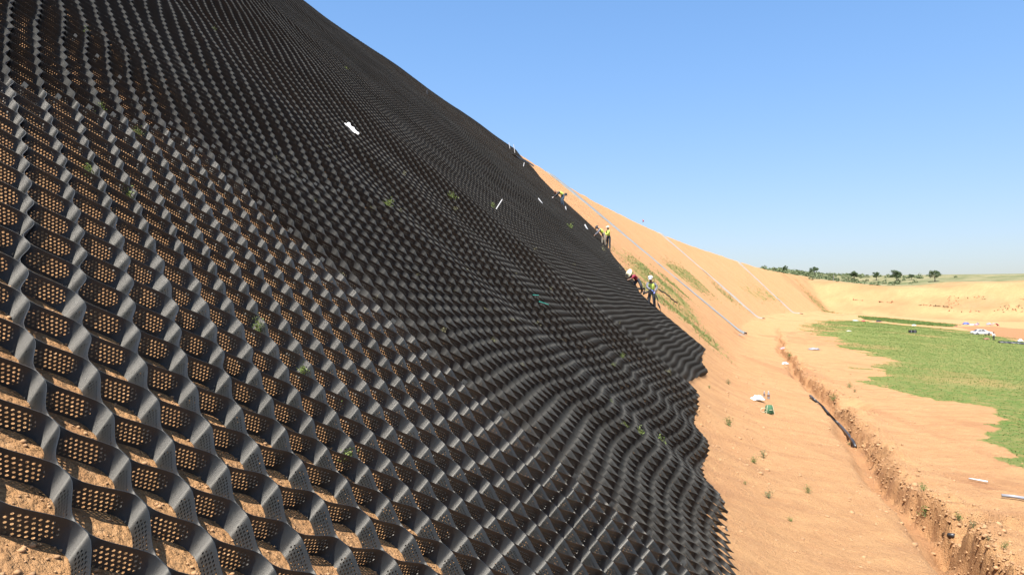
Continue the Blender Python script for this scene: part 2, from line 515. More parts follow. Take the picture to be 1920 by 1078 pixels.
def grid_terrain():
    ys = [-14.0]
    while ys[-1] < 3000:
        y = ys[-1]
        ys.append(y + (.35 if y < .8 else max(.09, .0085 * y)))
    ys = np.array(ys)
    us = np.concatenate([
        -np.geomspace(1500, 40, 26), np.linspace(-37, -31.5, 8), np.linspace(-31, -24, 20), np.arange(-23.5, -8, .4),
        np.arange(-8, 0, .2), np.arange(0, 2.6, .13), np.arange(2.6, 5.4, .055), np.arange(5.4, 9, .12)])
    rt = [9.0]
    while rt[-1] < 3000: rt.append(rt[-1] + max(.14, .016 * rt[-1]))
    us = np.unique(np.concatenate([us, np.array(rt)]))
    Yg, Ug = np.meshgrid(ys, us, indexing='ij')
    Xg = path_far(np.clip(Yg, -14, 900)) + Ug / .955
    Z = height(Xg, Yg)
    V = np.stack([Xg, Yg, Z], -1).reshape(-1, 3)
    nu = len(us); ny = len(ys)
    i = np.arange(ny - 1)[:, None] * nu + np.arange(nu - 1)[None, :]
    F = np.stack([i, i + 1, i + nu + 1, i + nu], -1).reshape(-1, 4)
    o = mesh_np("ground", V, F, M_SOIL, smooth=True)
    g, c, s = cover(Xg.ravel(), Yg.ravel(), Z.ravel())
    at = o.data.color_attributes.new("cover", 'FLOAT_COLOR', 'POINT')
    at.data.foreach_set("color", np.stack([g, c, s, np.ones_like(g)], -1).astype(np.float32).ravel())
    tag(o, "bare orange loess pit wall, floor and far bank under the black mat", kind="structure")
    return o
GROUND = grid_terrain()
print("terrain verts", len(GROUND.data.vertices))

# ---------------------------------------------------------------- geocell mat
NODES = np.array([float(q) for q in """-1 1 181.5 1029.5 0 0 142.5 914 1 1 283 972 2 0 243 867 1 -1 118 814 3 -1 214 780 2 -2 96 729 4 -2 194 707 3 -3 79 653 5 -3 180 638 3 1 364.5 925 2 2
407 1023 5 -1 305 756 6 -2 286 687 7 -3 270.6 627 5 1 433.6 876 4 2 476 969 6 2 535 916.5 8 2 585 862 5 3 577 1002.5 7 3 625.6 944.6 9 3 672.7 909.9 6
4 667 1025.6 8 4 711.6 979.3 10 4 751 946 12 4 783.5 923 14 4 819 910 9 5 795 1014 11 5 826.5 984 13 5 857 962 15 5 886 948 17 5 916 935 19 5 938.8
920.7 21 5 966 911.6 10 6 873.6 1048.8 12 6 905 1025.6 14 6 926.5 1002.5 16 6 949.6 986 18 6 978.5 972.7 20 6 995 954.5 22 6 1020.7 942 24 6 1035.5
924 26 6 1051 908 15 7 995 1043.8 17 7 1014 1023 19 7 1030.6 1002.5 21 7 1049.6 985 23 7 1067 965 25 7 1079 943.8 27 7 1092.6 928 16 8 1056 1077 18 8
1071 1054.5 20 8 1087 1032 22 8 1101.7 1010.7 24 8 1116.5 990 26 8 1124.8 963.6 28 8 1136 948 21 9 1138.8 1057.7 23 9 1146 1030 25 9 1157.8 1007 27 9
1167.7 985 22 10 1172.6 1071.7 24 10 1190.8 1051 26 10 1198 1025.5 28 10 1207 1004 4 -4 62 581 5 -5 58.4 520 6 -6 58.4 467.6 7 -7 64 423 8 -8 67 388 9
-9 69 353 10 -10 70 320 11 -11 69 289 12 -12 67 262 13 -13 64 238.5 14 -14 60 214 15 -15 55 192 16 -16 50 171 17 -17 44 149 19 -17 103.5 168 21 -17
156 185 23 -17 203 202 25 -17 247 216 27 -17 288 229 29 -17 328 244 31 -17 364.5 257 33 -17 399.6 269 35 -17 432.8 283 37 -17 464 295.6 39 -17 493.5
306 41 -17 520 315 43 -17 546.6 325 45 -17 570.6 332.7 47 -17 593.7 340.6 49 -17 615 347 51 -17 635 352 30 8 1134.7 930 30 10 1205.6 982 30 12 1266.7
1038 30 6 1063 874 30 4 996 818 30 2 928 755 30 0 857 701 30 -2 792 645 30 -4 727 587 30 -6 665 533 30 -8 601 477 30 -10 541 422 30 -12 484 371 30 -14
428 323 30 -16 373 275 30 -18 316 223 30 -20 270 180 30 -22 224 139 30 -24 179 96 30 -26 134 56 30 -28 91 15""".split()]).reshape(-1, 4)

def fit_lattice():
    """(m, n) weld index -> (Y, v): survey of the welds nearest the viewer, continued at the same pitch further off"""
    P = []; Q = []
    for m, n, x, y in NODES:
        p = hit_smooth(x, y); P.append((m, n)); Q.append(p)
    for m in (70, 110, 160, 220, 290, 370, 450, 540):
        for n in (16, -17, -50, -90, -130):
            P.append((m, n)); Q.append((12.53 + .19 * (m - 51) + (-.036 if n < -17 else -.03) * (n + 17), 1.9 - .163 * (n + 17)))
    for m in (30, 0, -40, -80):
        for n in (-60, -95, -130):
            P.append((m, n)); Q.append((8.75 + .17 * (m - 30) - .045 * (n + 17), 1.95 - .163 * (n + 17)))
    P = np.array(P, float); Q = np.array(Q, float)
    sc = np.array([40., 40.])
    A = P / sc; n = len(A)
    d = np.linalg.norm(A[:, None] - A[None], axis=-1)
    K = np.where(d > 0, d ** 2 * np.log(d + 1e-12), 0) + np.eye(n) * 2e-3
    T = np.c_[np.ones(n), A]
    M = np.block([[K, T], [T.T, np.zeros((3, 3))]])
    W = np.linalg.solve(M, np.r_[Q, np.zeros((3, 2))])
    def ev(m, nn):
        sh = m.shape; B = np.c_[m.ravel(), nn.ravel()] / sc; out = []
        for c in range(0, len(B), 20000):
            b = B[c:c + 20000]
            e = np.linalg.norm(b[:, None] - A[None], axis=-1)
            k = np.where(e > 0, e ** 2 * np.log(e + 1e-12), 0)
            out.append(k @ W[:n] + np.c_[np.ones(len(b)), b] @ W[n:])
        o = np.concatenate(out)
        return o[:, 0].reshape(sh), o[:, 1].reshape(sh)
    return ev

def hit_smooth(px, py, off=.13):
    rx = (px - 960) / 1400; rz = (580 - py) / 1400
    z = np.linspace(.5, 150, 60000)
    f = rz * z + SLP * (rx * z - X_eye(z)) - off
    i = int(np.argmax(f < 0))
    return z[i], rz * z[i] - off

EV = fit_lattice()
M0, M1, N0, N1 = -110, 560, -150, 26
mg, ng = np.meshgrid(np.arange(M0, M1 + 1), np.arange(N0, N1 + 1), indexing='ij')
LY, LV = EV(mg.astype(float), ng.astype(float))
# cells are never quite alike: the welds wander a little
LY = LY +   .006 * rng.standard_normal(LY.shape) + .10 * fbm(mg * .11, ng * .13, 2)
LV = LV + .003 * rng.standard_normal(LV.shape) + .08 * fbm(mg * .09 + 50, ng * .10, 2)

def lat(m, n):
    a = np.clip(m - M0, 0, M1 - M0 - 1.001); b = np.clip(n - N0, 0, N1 - N0 - 1.001)
    i = np.floor(a).astype(int); j = np.floor(b).astype(int); fa = a - i; fb = b - j
    def g(L): return (L[i, j] * (1 - fa) + L[i + 1, j] * fa) * (1 - fb) + (L[i, j + 1] * (1 - fa) + L[i + 1, j + 1] * fa) * fb
    return g(LY), g(LV)

def surf(Y, v):
    """point and normal of the wall at contour v"""
    X = X_eye(Y) - v / SLP + gully(Y, v)
    return np.stack([X, Y, v], -1)
def surf_n(Y, v):
    e = .12
    a = surf(Y + e, v) - surf(Y - e, v); b = surf(Y, v + e) - surf(Y, v - e)
    n = np.cross(a, b); n /= np.linalg.norm(n, axis=-1, keepdims=True)
    return n * np.sign(n[..., 2:3])

def v_low_edge(Y):
    return np.interp(Y, [0, 8, 9.7, 13.8, 19, 21.2, 21.9, 29, 30.5, 37, 45], [-3.75, -3.6, -3.45, -3.15, -2.75, -2.35, -2.2, -2.5, -2.25, -2.1, -2.0])

H_STRIP = .104
def strip(k, q, thick):
    ns = np.arange(N0, N1 + 1e-6, 1.0 / q)
    s = np.clip(1.12 * np.cos(np.pi * (ns + k)), -1, 1)
    m = k + .5 + .488 * s
    Y, v = lat(m, ns)
    ok = (v < 21.9) & (v > v_low_edge(Y)) & (Y < y_far_edge(v)) & (Y > -1.0)
    P = surf(Y, v)
    X, Z = P[:, 0], P[:, 2]
    yy = np.clip(Y, .3, None)
    sx = 960 + 1400 * X / yy; sy = 580 - 1400 * Z / yy
    ok &= ((sx > -420) & (sy > -330) & (sy < 1500) & (sx < 1900)) | (Y < 1.6) & (Y > -1.0) & (v < 1.2)
    if ok.sum() < q * 2: return None
    # longest run
    idx = np.flatnonzero(ok); br = np.flatnonzero(np.diff(idx) > 1)
    runs = sorted(np.split(idx, br + 1), key=lambda a: -len(a))
    V = []; F = []; UV = []; base = 0
    for r in runs:
        if len(r) < q * 1.5: continue
        p = P[r]; n = surf_n(Y[r], v[r])
        mid = p + n * .02
        b0 = p - n * (.016 + .045 * np.clip((Y[r] - 3.2) / 2.5, 0, 1) + .06 * np.clip((Y[r] - 8) / 4, 0, 1))[:, None]; t0 = p + n * (H_STRIP - .012)
        lean = (.030 * fbm(Y[r] * .9, v[r] * 1.2, 2))[:, None]                # neighbours lean together, so welds stay closed
        tg = np.gradient(p, axis=0); tg /= np.linalg.norm(tg, axis=1, keepdims=True)
        sd = np.cross(n, tg)
        t0 = t0 + sd * lean
        cnt = len(r)
        u = ns[r] - N0
        if thick:
            h = .0011
            pts = np.stack([b0 - sd * h, t0 - sd * h, t0 + sd * h, b0 + sd * h], 1).reshape(-1, 3)
            uv = np.stack([np.c_[u, u * 0], np.c_[u, u * 0 + 1], np.c_[u, u * 0 + 1], np.c_[u, u * 0]], 1).reshape(-1, 2)
            i = base + np.arange(cnt - 1) * 4
            for a, b in ((0, 1), (1, 2), (2, 3), (3, 0)):
                F.append(np.stack([i + a, i + a + 4, i + b + 4, i + b], -1))
            F.append(np.array([[base, base + 1, base + 2, base + 3], [base + 4 * (cnt - 1) + 3, base + 4 * (cnt - 1) + 2, base + 4 * (cnt - 1) + 1, base + 4 * (cnt - 1)]]))
            base += cnt * 4
        else:
            pts = np.stack([b0, t0], 1).reshape(-1, 3)
            uv = np.stack([np.c_[u, u * 0], np.c_[u, u * 0 + 1]], 1).reshape(-1, 2)
            i = base + np.arange(cnt - 1) * 2
            F.append(np.stack([i, i + 2, i + 3, i + 1], -1))
            base += cnt * 2
        V.append(pts); UV.append(uv); break
    if not V: return None
    return np.concatenate(V), np.concatenate(F), np.concatenate(UV)

mat_root = empty("geocell_mat", (0, 3, float(height(0, 3))))
tag(mat_root, "huge black perforated plastic geocell mat stretched over the steep loess slope", "geocell mat")
inv = Vector(mat_root.location)
far = []; nparts = 0; tris = 0
for k in range(M0, M1):
    q = 8 if k < 40 else (6 if k < 90 else (4 if k < 200 else 3))
    r = strip(k, q, k < 70)
    if r is None: continue
    V, F, UV = r
    V = V - np.array(inv)
    tris += len(F) * 2
    if nparts < 300:
        o = mesh_np("strip", V, F, M_HDPE if k < 30 else (M_HDPEM if k < 130 else M_HDPE0), mat_root, smooth=True, uv=UV); nparts += 1
        if k < 30:                                   # the section above the bolted row is an older, duller one
            o.data.materials.append(M_HDPEM)
            fu = UV[F[:, 0], 0] + N0
            o.data.polygons.foreach_set("material_index", (fu < -17).astype(np.int32))
        if k < 70:                                   # crisp upper and lower edges
            me = o.data; ev = np.zeros(len(me.edges) * 2, np.int32); me.edges.foreach_get("vertices", ev)
            ev = ev.reshape(-1, 2)
            a = me.attributes.get("sharp_edge") or me.attributes.new("sharp_edge", 'BOOLEAN', 'EDGE')
            a.data.foreach_set("value", np.abs(ev[:, 0] - ev[:, 1]) == 4)
    else:
        far.append((V, F, UV))
b = 0; VV = []; FF = []; UU = []
for V, F, UV in far:
    VV.append(V); FF.append(F + b); UU.append(UV); b += len(V)
if VV:
    o = mesh_np("far_strips", np.concatenate(VV), np.concatenate(FF), M_HDPE0, mat_root, smooth=True, uv=np.concatenate(UU))
    tag(o, kind="stuff")
print("strips", nparts, "far", len(far), "tris", tris)

def solid(o, thick):
    md = o.modifiers.new("thick", 'SOLIDIFY'); md.thickness = thick

# joint plates (flat bolted overlaps between neighbouring mat sections) ---------------
def plate(m, n):
    Y, v = lat(np.array([float(m)]), np.array([float(n)]))
    if Y[0] < .5 or v[0] > 21: return
    p = surf(Y, v)[0]; nn = surf_n(Y, v)[0]
    p2 = surf(*lat(np.array([float(m)]), np.array([n + .12])))[0]; p1 = surf(*lat(np.array([float(m)]), np.array([n - .12])))[0]
    t = p2 - p1; t /= np.linalg.norm(t)
    s = np.cross(nn, t)
    if s[1] > 0: s = -s
    rot = Matrix((t, s, nn)).transposed()
    c = Vector(p) + Vector(nn) * .052 + Vector(s) * .0085 - Vector(mat_root.location)
    bm = bmesh.new(); box_bm(bm, (0, 0, 0), (.055, .004, .092))
    bmesh.ops.bevel(bm, geom=list(bm.edges), offset=.001, segments=1)
    o = bm_obj("joint_plate", bm, M_PLATE, mat_root)
    o.matrix_local = Matrix.Translation(c) @ rot.to_4x4()
    b = bmesh.new(); bmesh.ops.create_cone(b, segments=8, radius1=.0065, radius2=.004, depth=.012, cap_ends=True, matrix=Matrix.Rotation(R(90), 4, 'X') @ Matrix.Translation((0, .012, -.006)))
    bo = bm_obj("bolt", b, M_RUBBER, o)
for m in range(17, 53, 2): plate(m, -17)
for n in range(-26, 14, 2): plate(30, n)

# ---------------------------------------------------------------- clods and stones on the ground
def clods():
    base = []
    for i in range(4):
        bm = bmesh.new(); bmesh.ops.create_icosphere(bm, subdivisions=1, radius=1)
        for vv in bm.verts: vv.co *= random.uniform(.65, 1.15); vv.co.z *= .7
        V = np.array([v.co[:] for v in bm.verts]); F = np.array([[v.index for v in f.verts] for f in bm.faces]); bm.free()
        base.append((V, F))
    VV = []; FF = []; b = 0
    def add(x, y, z, r):
        nonlocal b
        V, F = base[rng.integers(4)]
        a = rng.uniform(0, 6.28); c, s = math.cos(a), math.sin(a)
        W = V * r; W = np.c_[W[:, 0] * c - W[:, 1] * s, W[:, 0] * s + W[:, 1] * c, W[:, 2]]
        VV.append(W + (x, y, z)); FF.append(F + b); b += len(V)
    n = 6500
    y = 5 * (60 / 5) ** rng.random(n)
    u = np.where(rng.random(n) < .5, rng.uniform(-1.5, 3.2, n), 3.9 + rng.exponential(1.1, n))
    x = path_far(y) + u / .955
    dens = fbm(x * .5, y * .3, 3)
    keep = dens > rng.uniform(-.45, .5, n)
    x, y = x[keep], y[keep]
    z = height(x, y); r = rng.gamma(1.4, .011, len(x)) + .006 + .0004 * y
    for q in zip(x, y, z, r): add(*q)
    # crumbling outer wall and lip of the trench
    n = 1700
    y = 9 * (75 / 9) ** rng.random(n); tu = trench_u(y); u = tu + rng.normal(.34, .13, n) + .28 * np.clip((19 - y) / 6, 0, 1)
    x = path_far(y) + u / .955
    for q in zip(x, y, height(x, y), rng.gamma(1.5, .010, n) + .008 + .0004 * y): add(*q)
    # crumbs in the near cells
    n = 7000
    Yc = 1.2 + rng.random(n) * 4; vc = -1.8 + rng.random(n) * 2.2
    P = surf(Yc, vc)
    for p in P:
        add(p[0], p[1], float(height(p[0], p[1])) + .002, min(.012, rng.gamma(1.5, .0028) + .002))
    return tag(mesh_np("clods", np.concatenate(VV), np.concatenate(FF), M_CLOD), "loose dry clods and crumbs strewn over the bare soil", kind="stuff")
clods()

# ---------------------------------------------------------------- vegetation
def tufts(name, X, Y, hgt, blades, mat, lean=.35, width=.10):
    n = len(X); Z = height(X, Y)
    Xb = np.repeat(X, blades); Yb = np.repeat(Y, blades); Zb = np.repeat(Z, blades); h = np.repeat(hgt, blades)
    k = len(Xb)
    a = rng.uniform(0, 2 * np.pi, k); off = h * .35 * rng.random(k)
    cx = Xb + np.cos(a) * off; cy = Yb + np.sin(a) * off
    hh = h * rng.uniform(.55, 1.1, k)
    wd = h * width
    t = a + np.pi / 2
    dx, dy = np.cos(t) * wd, np.sin(t) * wd
    lx, ly = np.cos(a) * hh * lean, np.sin(a) * hh * lean
    z0 = Zb - .02 * h
    V = np.stack([np.c_[cx - dx, cy - dy, z0], np.c_[cx + dx, cy + dy, z0], np.c_[cx + lx, cy + ly, Zb + hh]], 1).reshape(-1, 3)
    F = np.arange(k * 3).reshape(-1, 3)
    return mesh_np(name, V, F, mat)

def scatter(polys, n_try, dens_scale):
    """random points inside ground polygons, thinning out with distance"""
    X = []; Y = []
    for poly in polys:
        P = np.array(poly); lo = P.min(0); hi = P.max(0)
        y = lo[1] * (hi[1] / lo[1]) ** rng.random(n_try); x = rng.uniform(lo[0], hi[0], n_try)
        j = (.35 + .012 * y) * 1.0
        xj = x + j * fbm(x * .35, y * .35, 4) * 3; yj = y + j * fbm(x * .35 + 31, y * .35 + 8, 4) * 2
        ok = inside(poly, xj if dens_scale else x + 1.6 * fbm(x * .6, y * .25, 3), yj if dens_scale else y + 5 * fbm(x * .5 + 9, y * .2, 3))
        X.append(x[ok]); Y.append(y[ok])
    return np.concatenate(X), np.concatenate(Y)

fx, fy = scatter([FIELD], 200000, True)
g = fbm(fx * .12, fy * .07 + 4, 4)
k = (g > rng.uniform(-.75, -.1, len(fx))) & (fy < 330)
fx, fy = fx[k], fy[k]
o = tufts("field_grass", fx, fy, .035 + .0006 * fy * rng.uniform(.6, 1.4, len(fx)), 5, M_GRASS, .5, .16)
tag(o, "low green growth covering the flat pit floor", kind="stuff")
M_SLOPEGRASS = foliage_mat("thin_grass_blade", (.20, .27, .07), (.34, .37, .13))
gx, gy = scatter([SLOPE_GREEN[i] for i in (0, 1, 4)], 9000, False)
gx2, gy2 = scatter([SLOPE_GREEN[i] for i in (2, 3, 5, 6)], 2500, False)
gx = np.r_[gx, gx2]; gy = np.r_[gy, gy2]
k = fbm(gx * .45, gy * .16, 4) + .1 > rng.uniform(-.3, .5, len(gx)); gx, gy = gx[k], gy[k]
gx = gx + rng.normal(0, .35, len(gx)) * gy / 60; gy = gy + rng.normal(0, 1.3, len(gy)) * gy / 60
o = tufts("slope_grass", gx, gy, .09 + .0010 * gy * rng.uniform(.5, 1.5, len(gx)), 4, M_SLOPEGRASS, .5, .10)
tag(o, "streaks of thin green grass on the bare loess slope", kind="stuff")
bx, by = scatter([BAND2], 5000, False)
o = tufts("field_grass", bx, by, .5 * rng.uniform(.6, 1.2, len(bx)), 4, M_GRASS, .5, .2)
tag(o, "narrow green strip of growth along the foot of the far bank", kind="stuff")

def leafy(n, R0, H0, leaf, shape='dome', seed=0, dens=1.0):
    """leaf-sized faces in clumps on twigs; returns V, F and stem lines"""
    r = np.random.default_rng(seed)
    nt_ = max(4, n // 9); V = []; F = []; b = 0; tw = []
    for i in range(nt_):
        a = r.uniform(0, 6.28); e = r.uniform(.25, 1.0); rr = R0 * r.uniform(.25, 1)
        tip = np.array([math.cos(a) * rr * (1.1 - .6 * e), math.sin(a) * rr * (1.1 - .6 * e), H0 * e])
        tw.append(tip)
        for j in range(9):
            f = r.uniform(.35, 1.0)
            c = tip * f + r.normal(0, leaf * 1.1, 3); c[2] = max(c[2], leaf * .3)
            d = r.normal(0, 1, 3); d[2] = abs(d[2]) * .6; d /= np.linalg.norm(d)
            s = np.cross(d, r.normal(0, 1, 3)); s /= np.linalg.norm(s) + 1e-9
            L = leaf * r.uniform(.7, 1.4)
            V += [c - d * L * .5, c + s * L * .28, c + d * L * .6, c - s * L * .28]
            F.append([b, b + 1, b + 2, b + 3]); b += 4
    return np.array(V), np.array(F), tw

_weed_cache = {}
def weed(name, loc, R0, H0, label, cat, group=None, mat=None, n=90, seed=1, leaf=None):
    key = (round(R0, 2), round(H0, 2), n, seed, mat.name)
    root = empty(name, loc, (seed * 1.7) % 6.28)
    tag(root, label, cat, group)
    V, F, tw = leafy(n, R0, H0, leaf or R0 * .2, seed=seed)
    mesh_np("foliage", V, F, mat, root)
    bm = bmesh.new()
    for t in tw[:10]:
        tube_bm(bm, [(0, 0, -.02), (t[0] * .35, t[1] * .35, t[2] * .55), tuple(t)], [R0 * .03, R0 * .02, R0 * .01], 3, False)
    bm_obj("stem", bm, M_STEM, root)
    return root

def on_mat(px, py, off=0.03):
    Y, v = hit_smooth(px, py, .06)
    X = float(X_eye(Y) - v / SLP + gully(np.array(Y), np.array(v)))
    return Vector((X, float(Y), float(v) + off))

MATPLANTS = [  # px, py, width px, label
    (484, 612, 30, "bright green bushy weed filling one cell left of the middle of the mat"),
    (258, 254, 24, "light green leafy weed near the upper left of the mat, just below a bolted joint"),
    (160, 60, 14, "small green weed high at the top left of the mat"),
    (187, 207, 24, "sprawling green weed in the upper left beside a joint plate of the mat"),
    (166, 318, 20, "yellow green weed in a dark cell at the left of the mat"),
    (244, 364, 24, "thin spreading weed hanging over a strip, left third of the mat"),
    (652, 851, 16, "tiny green sprout low in the foreground cells where soil shows"),
    (568, 690, 12, "small pale weed seen through the holes of a strip, below the bushy weed"),
    (655, 762, 16, "thin weed in a cell above the tiny green sprout"),
    (925, 391, 16, "yellow green weed at the foot of the long white stake"),
    (1190, 815, 22, "leafy green weed near the ragged lower edge of the mat, middle of three"),
    (1162, 799, 18, "upright weed near the ragged lower edge of the mat, left of three"),
    (1250, 829, 24, "spreading weed near the ragged lower edge of the mat, right of three"),
    (1145, 686, 14, "bright weed between the wavy dark rows of the mat"),
    (1178, 669, 14, "pale weed beside wavy rows, up and right of the bright one"),
    (1137, 757, 12, "slim upright weed on the wavy lower part of the mat"),
    (720, 388, 26, "patch of green weeds on the distant middle of the mat"),
    (846, 372, 22, "dull green weed patch up the mat, left of the long white stake"),
    (649, 131, 12, "tiny fork shaped weed high under the crest of the mat"),
    (403, 57, 10, "tiny yellowish weed near the top edge of the picture on the mat"),
    (1064, 428, 18, "green weed in the mat just left of the two paired workers"),
]
for i, (px, py, wpx, lab) in enumerate(MATPLANTS):
    p = on_mat(px, py, .0)
    wd = wpx / 1400 * p.y
    weed("weed", p + Vector((0, 0, .02)), wd * .55, wd * .6 + .05, lab, "weed", "weeds growing through the mat", M_WEED, 110, i + 3, leaf=max(.014, wd * .12))
r2 = np.random.default_rng(5)
DRY = [(790, 430), (745, 400), (693, 392), (880, 510), (785, 518), (872, 498), (950, 600), (966, 516), (1005, 560), (1040, 545), (1090, 566), (1105, 600),
       (905, 580), (845, 545), (700, 560), (640, 520), (520, 300), (610, 275), (560, 330), (895, 440), (1000, 470), (1080, 500), (1130, 470), (1160, 505),
       (930, 640), (1020, 610), (1065, 640), (860, 395), (760, 330), (1045, 690), (1240, 700), (1210, 640), (1150, 610), (830, 620), (985, 690), (590, 380)]
for i, (px, py) in enumerate(DRY):
    p = on_mat(px, py, .0); wd = (10 + r2.random() * 10) / 1400 * p.y
    weed("dry_weed", p + Vector((0, 0, .03)), wd * .6, wd * .5 + .04, "thin half dry weed standing in a cell of the distant black mat", "weed", "half dry weeds in the mat", M_DRY, 36, 60 + i, leaf=max(.014, wd * .10))

SHRUBS = [
    (1441, 925, 26, "green shrub on bare soil, larger of the two right of the lower mat edge"),
    (1515, 917, 22, "round pale shrub on bare soil nearest the left lip of the trench"),
    (1482, 972, 16, "tiny sprig on bare soil below the two shrubs"),
    (1432, 852, 22, "grey green shrub on bare soil below the green canvas bag"),
    (1415, 862, 22, "low grey green shrub beside its twin on the bare soil"),
    (1366, 790, 26, "straggly weed on the slope left of the green canvas bag"),
    (1365, 716, 14, "small weed above the white plastic bag on the bare slope"),
    (1398, 905, 12, "tiny green weed close to the ragged mat edge"),
    (1593, 722, 16, "low green plant right of the trench, left one of a pair"),
    (1603, 732, 10, "low green plant right of the trench, right one of a pair"),
    (1732, 912, 24, "dusty weed on the right bank of the trench"),
    (1734, 958, 30, "tall green weed growing out of the trench at the side branch"),
    (1824, 982, 20, "green weed on the mound beside the side trench"),
    (1797, 968, 22, "low green plant on the floor of the side trench"),
    (1884, 1022, 20, "weed on the spoil heap in the lower right corner"),
    (1853, 1008, 14, "small weed on the spoil heap left of its neighbour in the corner"),
    (1562, 745, 20, "dusty weed hanging on the trench bank above the black pipe"),
    (1480, 665, 16, "small weed in the trench beside the plastic litter"),
    (1592, 832, 12, "green weed at the lower end of the black pipe"),
    (1330, 725, 10, "tiny weed at the corner notch of the mat edge"),
]
for i, (px, py, wpx, lab) in enumerate(SHRUBS):
    p = hit(px, py + wpx * .3); wd = wpx / 1400 * p.y
    weed("weed_clump", p, wd * .5, wd * .7, lab, "weed", "weeds on the bare soil", M_WEED if i % 3 else M_BUSH, 120, 120 + i, leaf=max(.01, wd * .09))

def tree(px, py_base, h_px, w_px, label, seed, cat="tree"):
    p = hit(px, py_base, 0.0, 300, 1100)
    s = p.y / 1400; hh = h_px * s; ww = w_px * s
    root = empty("tree", p, seed * 1.3); tag(root, label, cat, "trees on the land beyond the pit")
    bm = bmesh.new()
    tube_bm(bm, [(0, 0, -.4), (.1, 0, hh * .3), (.0, .15, hh * .62)], [hh * .045, hh * .032, hh * .012], 7)
    for a in range(5):
        an = a * 1.257 + seed; L = ww * .32
        tube_bm(bm, [(0.05, 0, hh * (.28 + .05 * a)), (math.cos(an) * L * .5, math.sin(an) * L * .5, hh * (.45 + .05 * a)), (math.cos(an) * L, math.sin(an) * L, hh * (.55 + .06 * a))], [hh * .018, hh * .012, hh * .005], 5)
    bm_obj("trunk", bm, M_BARK, root)
    r = np.random.default_rng(seed); V = []; F = []; b = 0
    for c in range(16):
        a = r.uniform(0, 6.28); rr = ww * .36 * math.sqrt(r.random())
        cc = np.array([math.cos(a) * rr, math.sin(a) * rr, hh * r.uniform(.42, .86)])
        cr = ww * r.uniform(.12, .2)
        for j in range(110):
            d = r.normal(0, 1, 3); d /= np.linalg.norm(d); q = cc + d * cr * r.uniform(.5, 1.05) * np.array([1, 1, .75])
            u = r.normal(0, 1, 3); u /= np.linalg.norm(u); v = np.cross(u, d); v /= np.linalg.norm(v) + 1e-9
            L = hh * .035
            V += [q - u * L, q + v * L * .6, q + u * L, q - v * L * .6]; F.append([b, b + 1, b + 2, b + 3]); b += 4
    mesh_np("crown", np.array(V), np.array(F), M_TREE, root)
    return root
tree(1753, 528, 22, 25, "round crowned dark tree, rightmost on the far rim", 1)
tree(1682, 530, 25, 26, "largest spreading tree, near the middle of the far rim", 2)
tree(1709, 525, 12, 12, "small low tree between the two largest rim trees", 3)
tree(1643, 526, 17, 14, "thin crowned tree with a gap under its crown on the far rim", 4)
tree(1601, 527, 21, 18, "upright dark tree right of the thin pole on the rim", 5)
tree(1527, 517, 19, 18, "broad dark tree rising from the scrub at the left of the rim", 6)
tree(1473, 511, 14, 12, "dark small tree just past the end of the bare crest", 7)

# scrub on the land beyond the pit
n = 1500
sx = rng.uniform(1462, 1640, n) if False else None
X = rng.uniform(150, 470, 5200); Y = rng.uniform(470, 900, 5200)
d2 = (X - 178) * .364 + (Y - 430) * .931
k = (d2 > 62) & (X / Y > .33) & (X / Y < .75)
k &= (fbm(X * .02, Y * .02, 3) + .75 - (X / Y - .36) * 3.8 > rng.random(len(X)) * .8)
X, Y = X[k], Y[k]
def bushes(X, Y):
    V = []; F = []; b = 0; Z = height(X, Y)
    for x, y, z in zip(X, Y, Z):
        r0 = rng.uniform(.8, 2.4); h0 = r0 * rng.uniform(.8, 1.5)
        for j in range(26):
            d = rng.normal(0, 1, 3); d /= np.linalg.norm(d); d[2] = abs(d[2])
            c = np.array([x, y, z]) + d * np.array([r0, r0, h0]) * rng.uniform(.5, 1)
            u = rng.normal(0, 1, 3); u /= np.linalg.norm(u); v = np.cross(u, d); v /= np.linalg.norm(v) + 1e-9
            L = r0 * .32
            V += [c - u * L, c + v * L * .7, c + u * L, c - v * L * .7]; F.append([b, b + 1, b + 2, b + 3]); b += 4
    return mesh_np("scrub", np.array(V), np.array(F), M_BUSH)
tag(bushes(X, Y), "low green scrub covering the land beyond the pit rim", kind="stuff")

M_BANKWEED = foliage_mat("bank_weed_leaf", (.22, .19, .10), (.42, .34, .20))
# weedy scrape and berm line on the far bank
pp = [hit(rng.uniform(1775, 1990), 556 + rng.random() * 30, 0, 300, 700) for i in range(420)] + \
     [hit(x, 563 + (x - 1610) * .075 + rng.normal(0, .7), 0, 300, 700) for x in rng.uniform(1600, 1800, 110)]
pp = [q for q in pp if q.y < 600 and fbm(q.x * .09, q.y * .12, 3) > -.12]
o = tufts("bank_weeds", np.array([q.x for q in pp]), np.array([q.y for q in pp]), rng.uniform(.2, .9, len(pp)), 5, M_BANKWEED, .8, .3)
tag(o, "dusty weeds and tussocks scattered over the far bank", kind="stuff")

# black tail of netting near the crest
ta = [hit(x, y, 0, 40, 200) for x, y in ((966, 296), (978, 301), (990, 307.5), (1001, 314.5))]
V = []; F = []
for i, q in enumerate(ta):
    w2 = (1.5, 1.7, 1.2, .15)[i]
    for j in (-1, 0, 1):
        x, y = q.x + j * w2 * .3, q.y + j * w2
        V.append((x, y, float(height(x, y)) + (.30 if j == 0 else .14)))
for i in range(3):
    for j in (0, 1): F.append([i * 3 + j, i * 3 + j + 1, i * 3 + j + 4, i * 3 + j + 3])
o = mesh_np("netting", np.array(V), np.array(F), M_HDPE0, uv=np.zeros((12, 2))); solid(o, .03)
tag(o, "pointed black tail of netting on bare soil just under the crest", "netting")

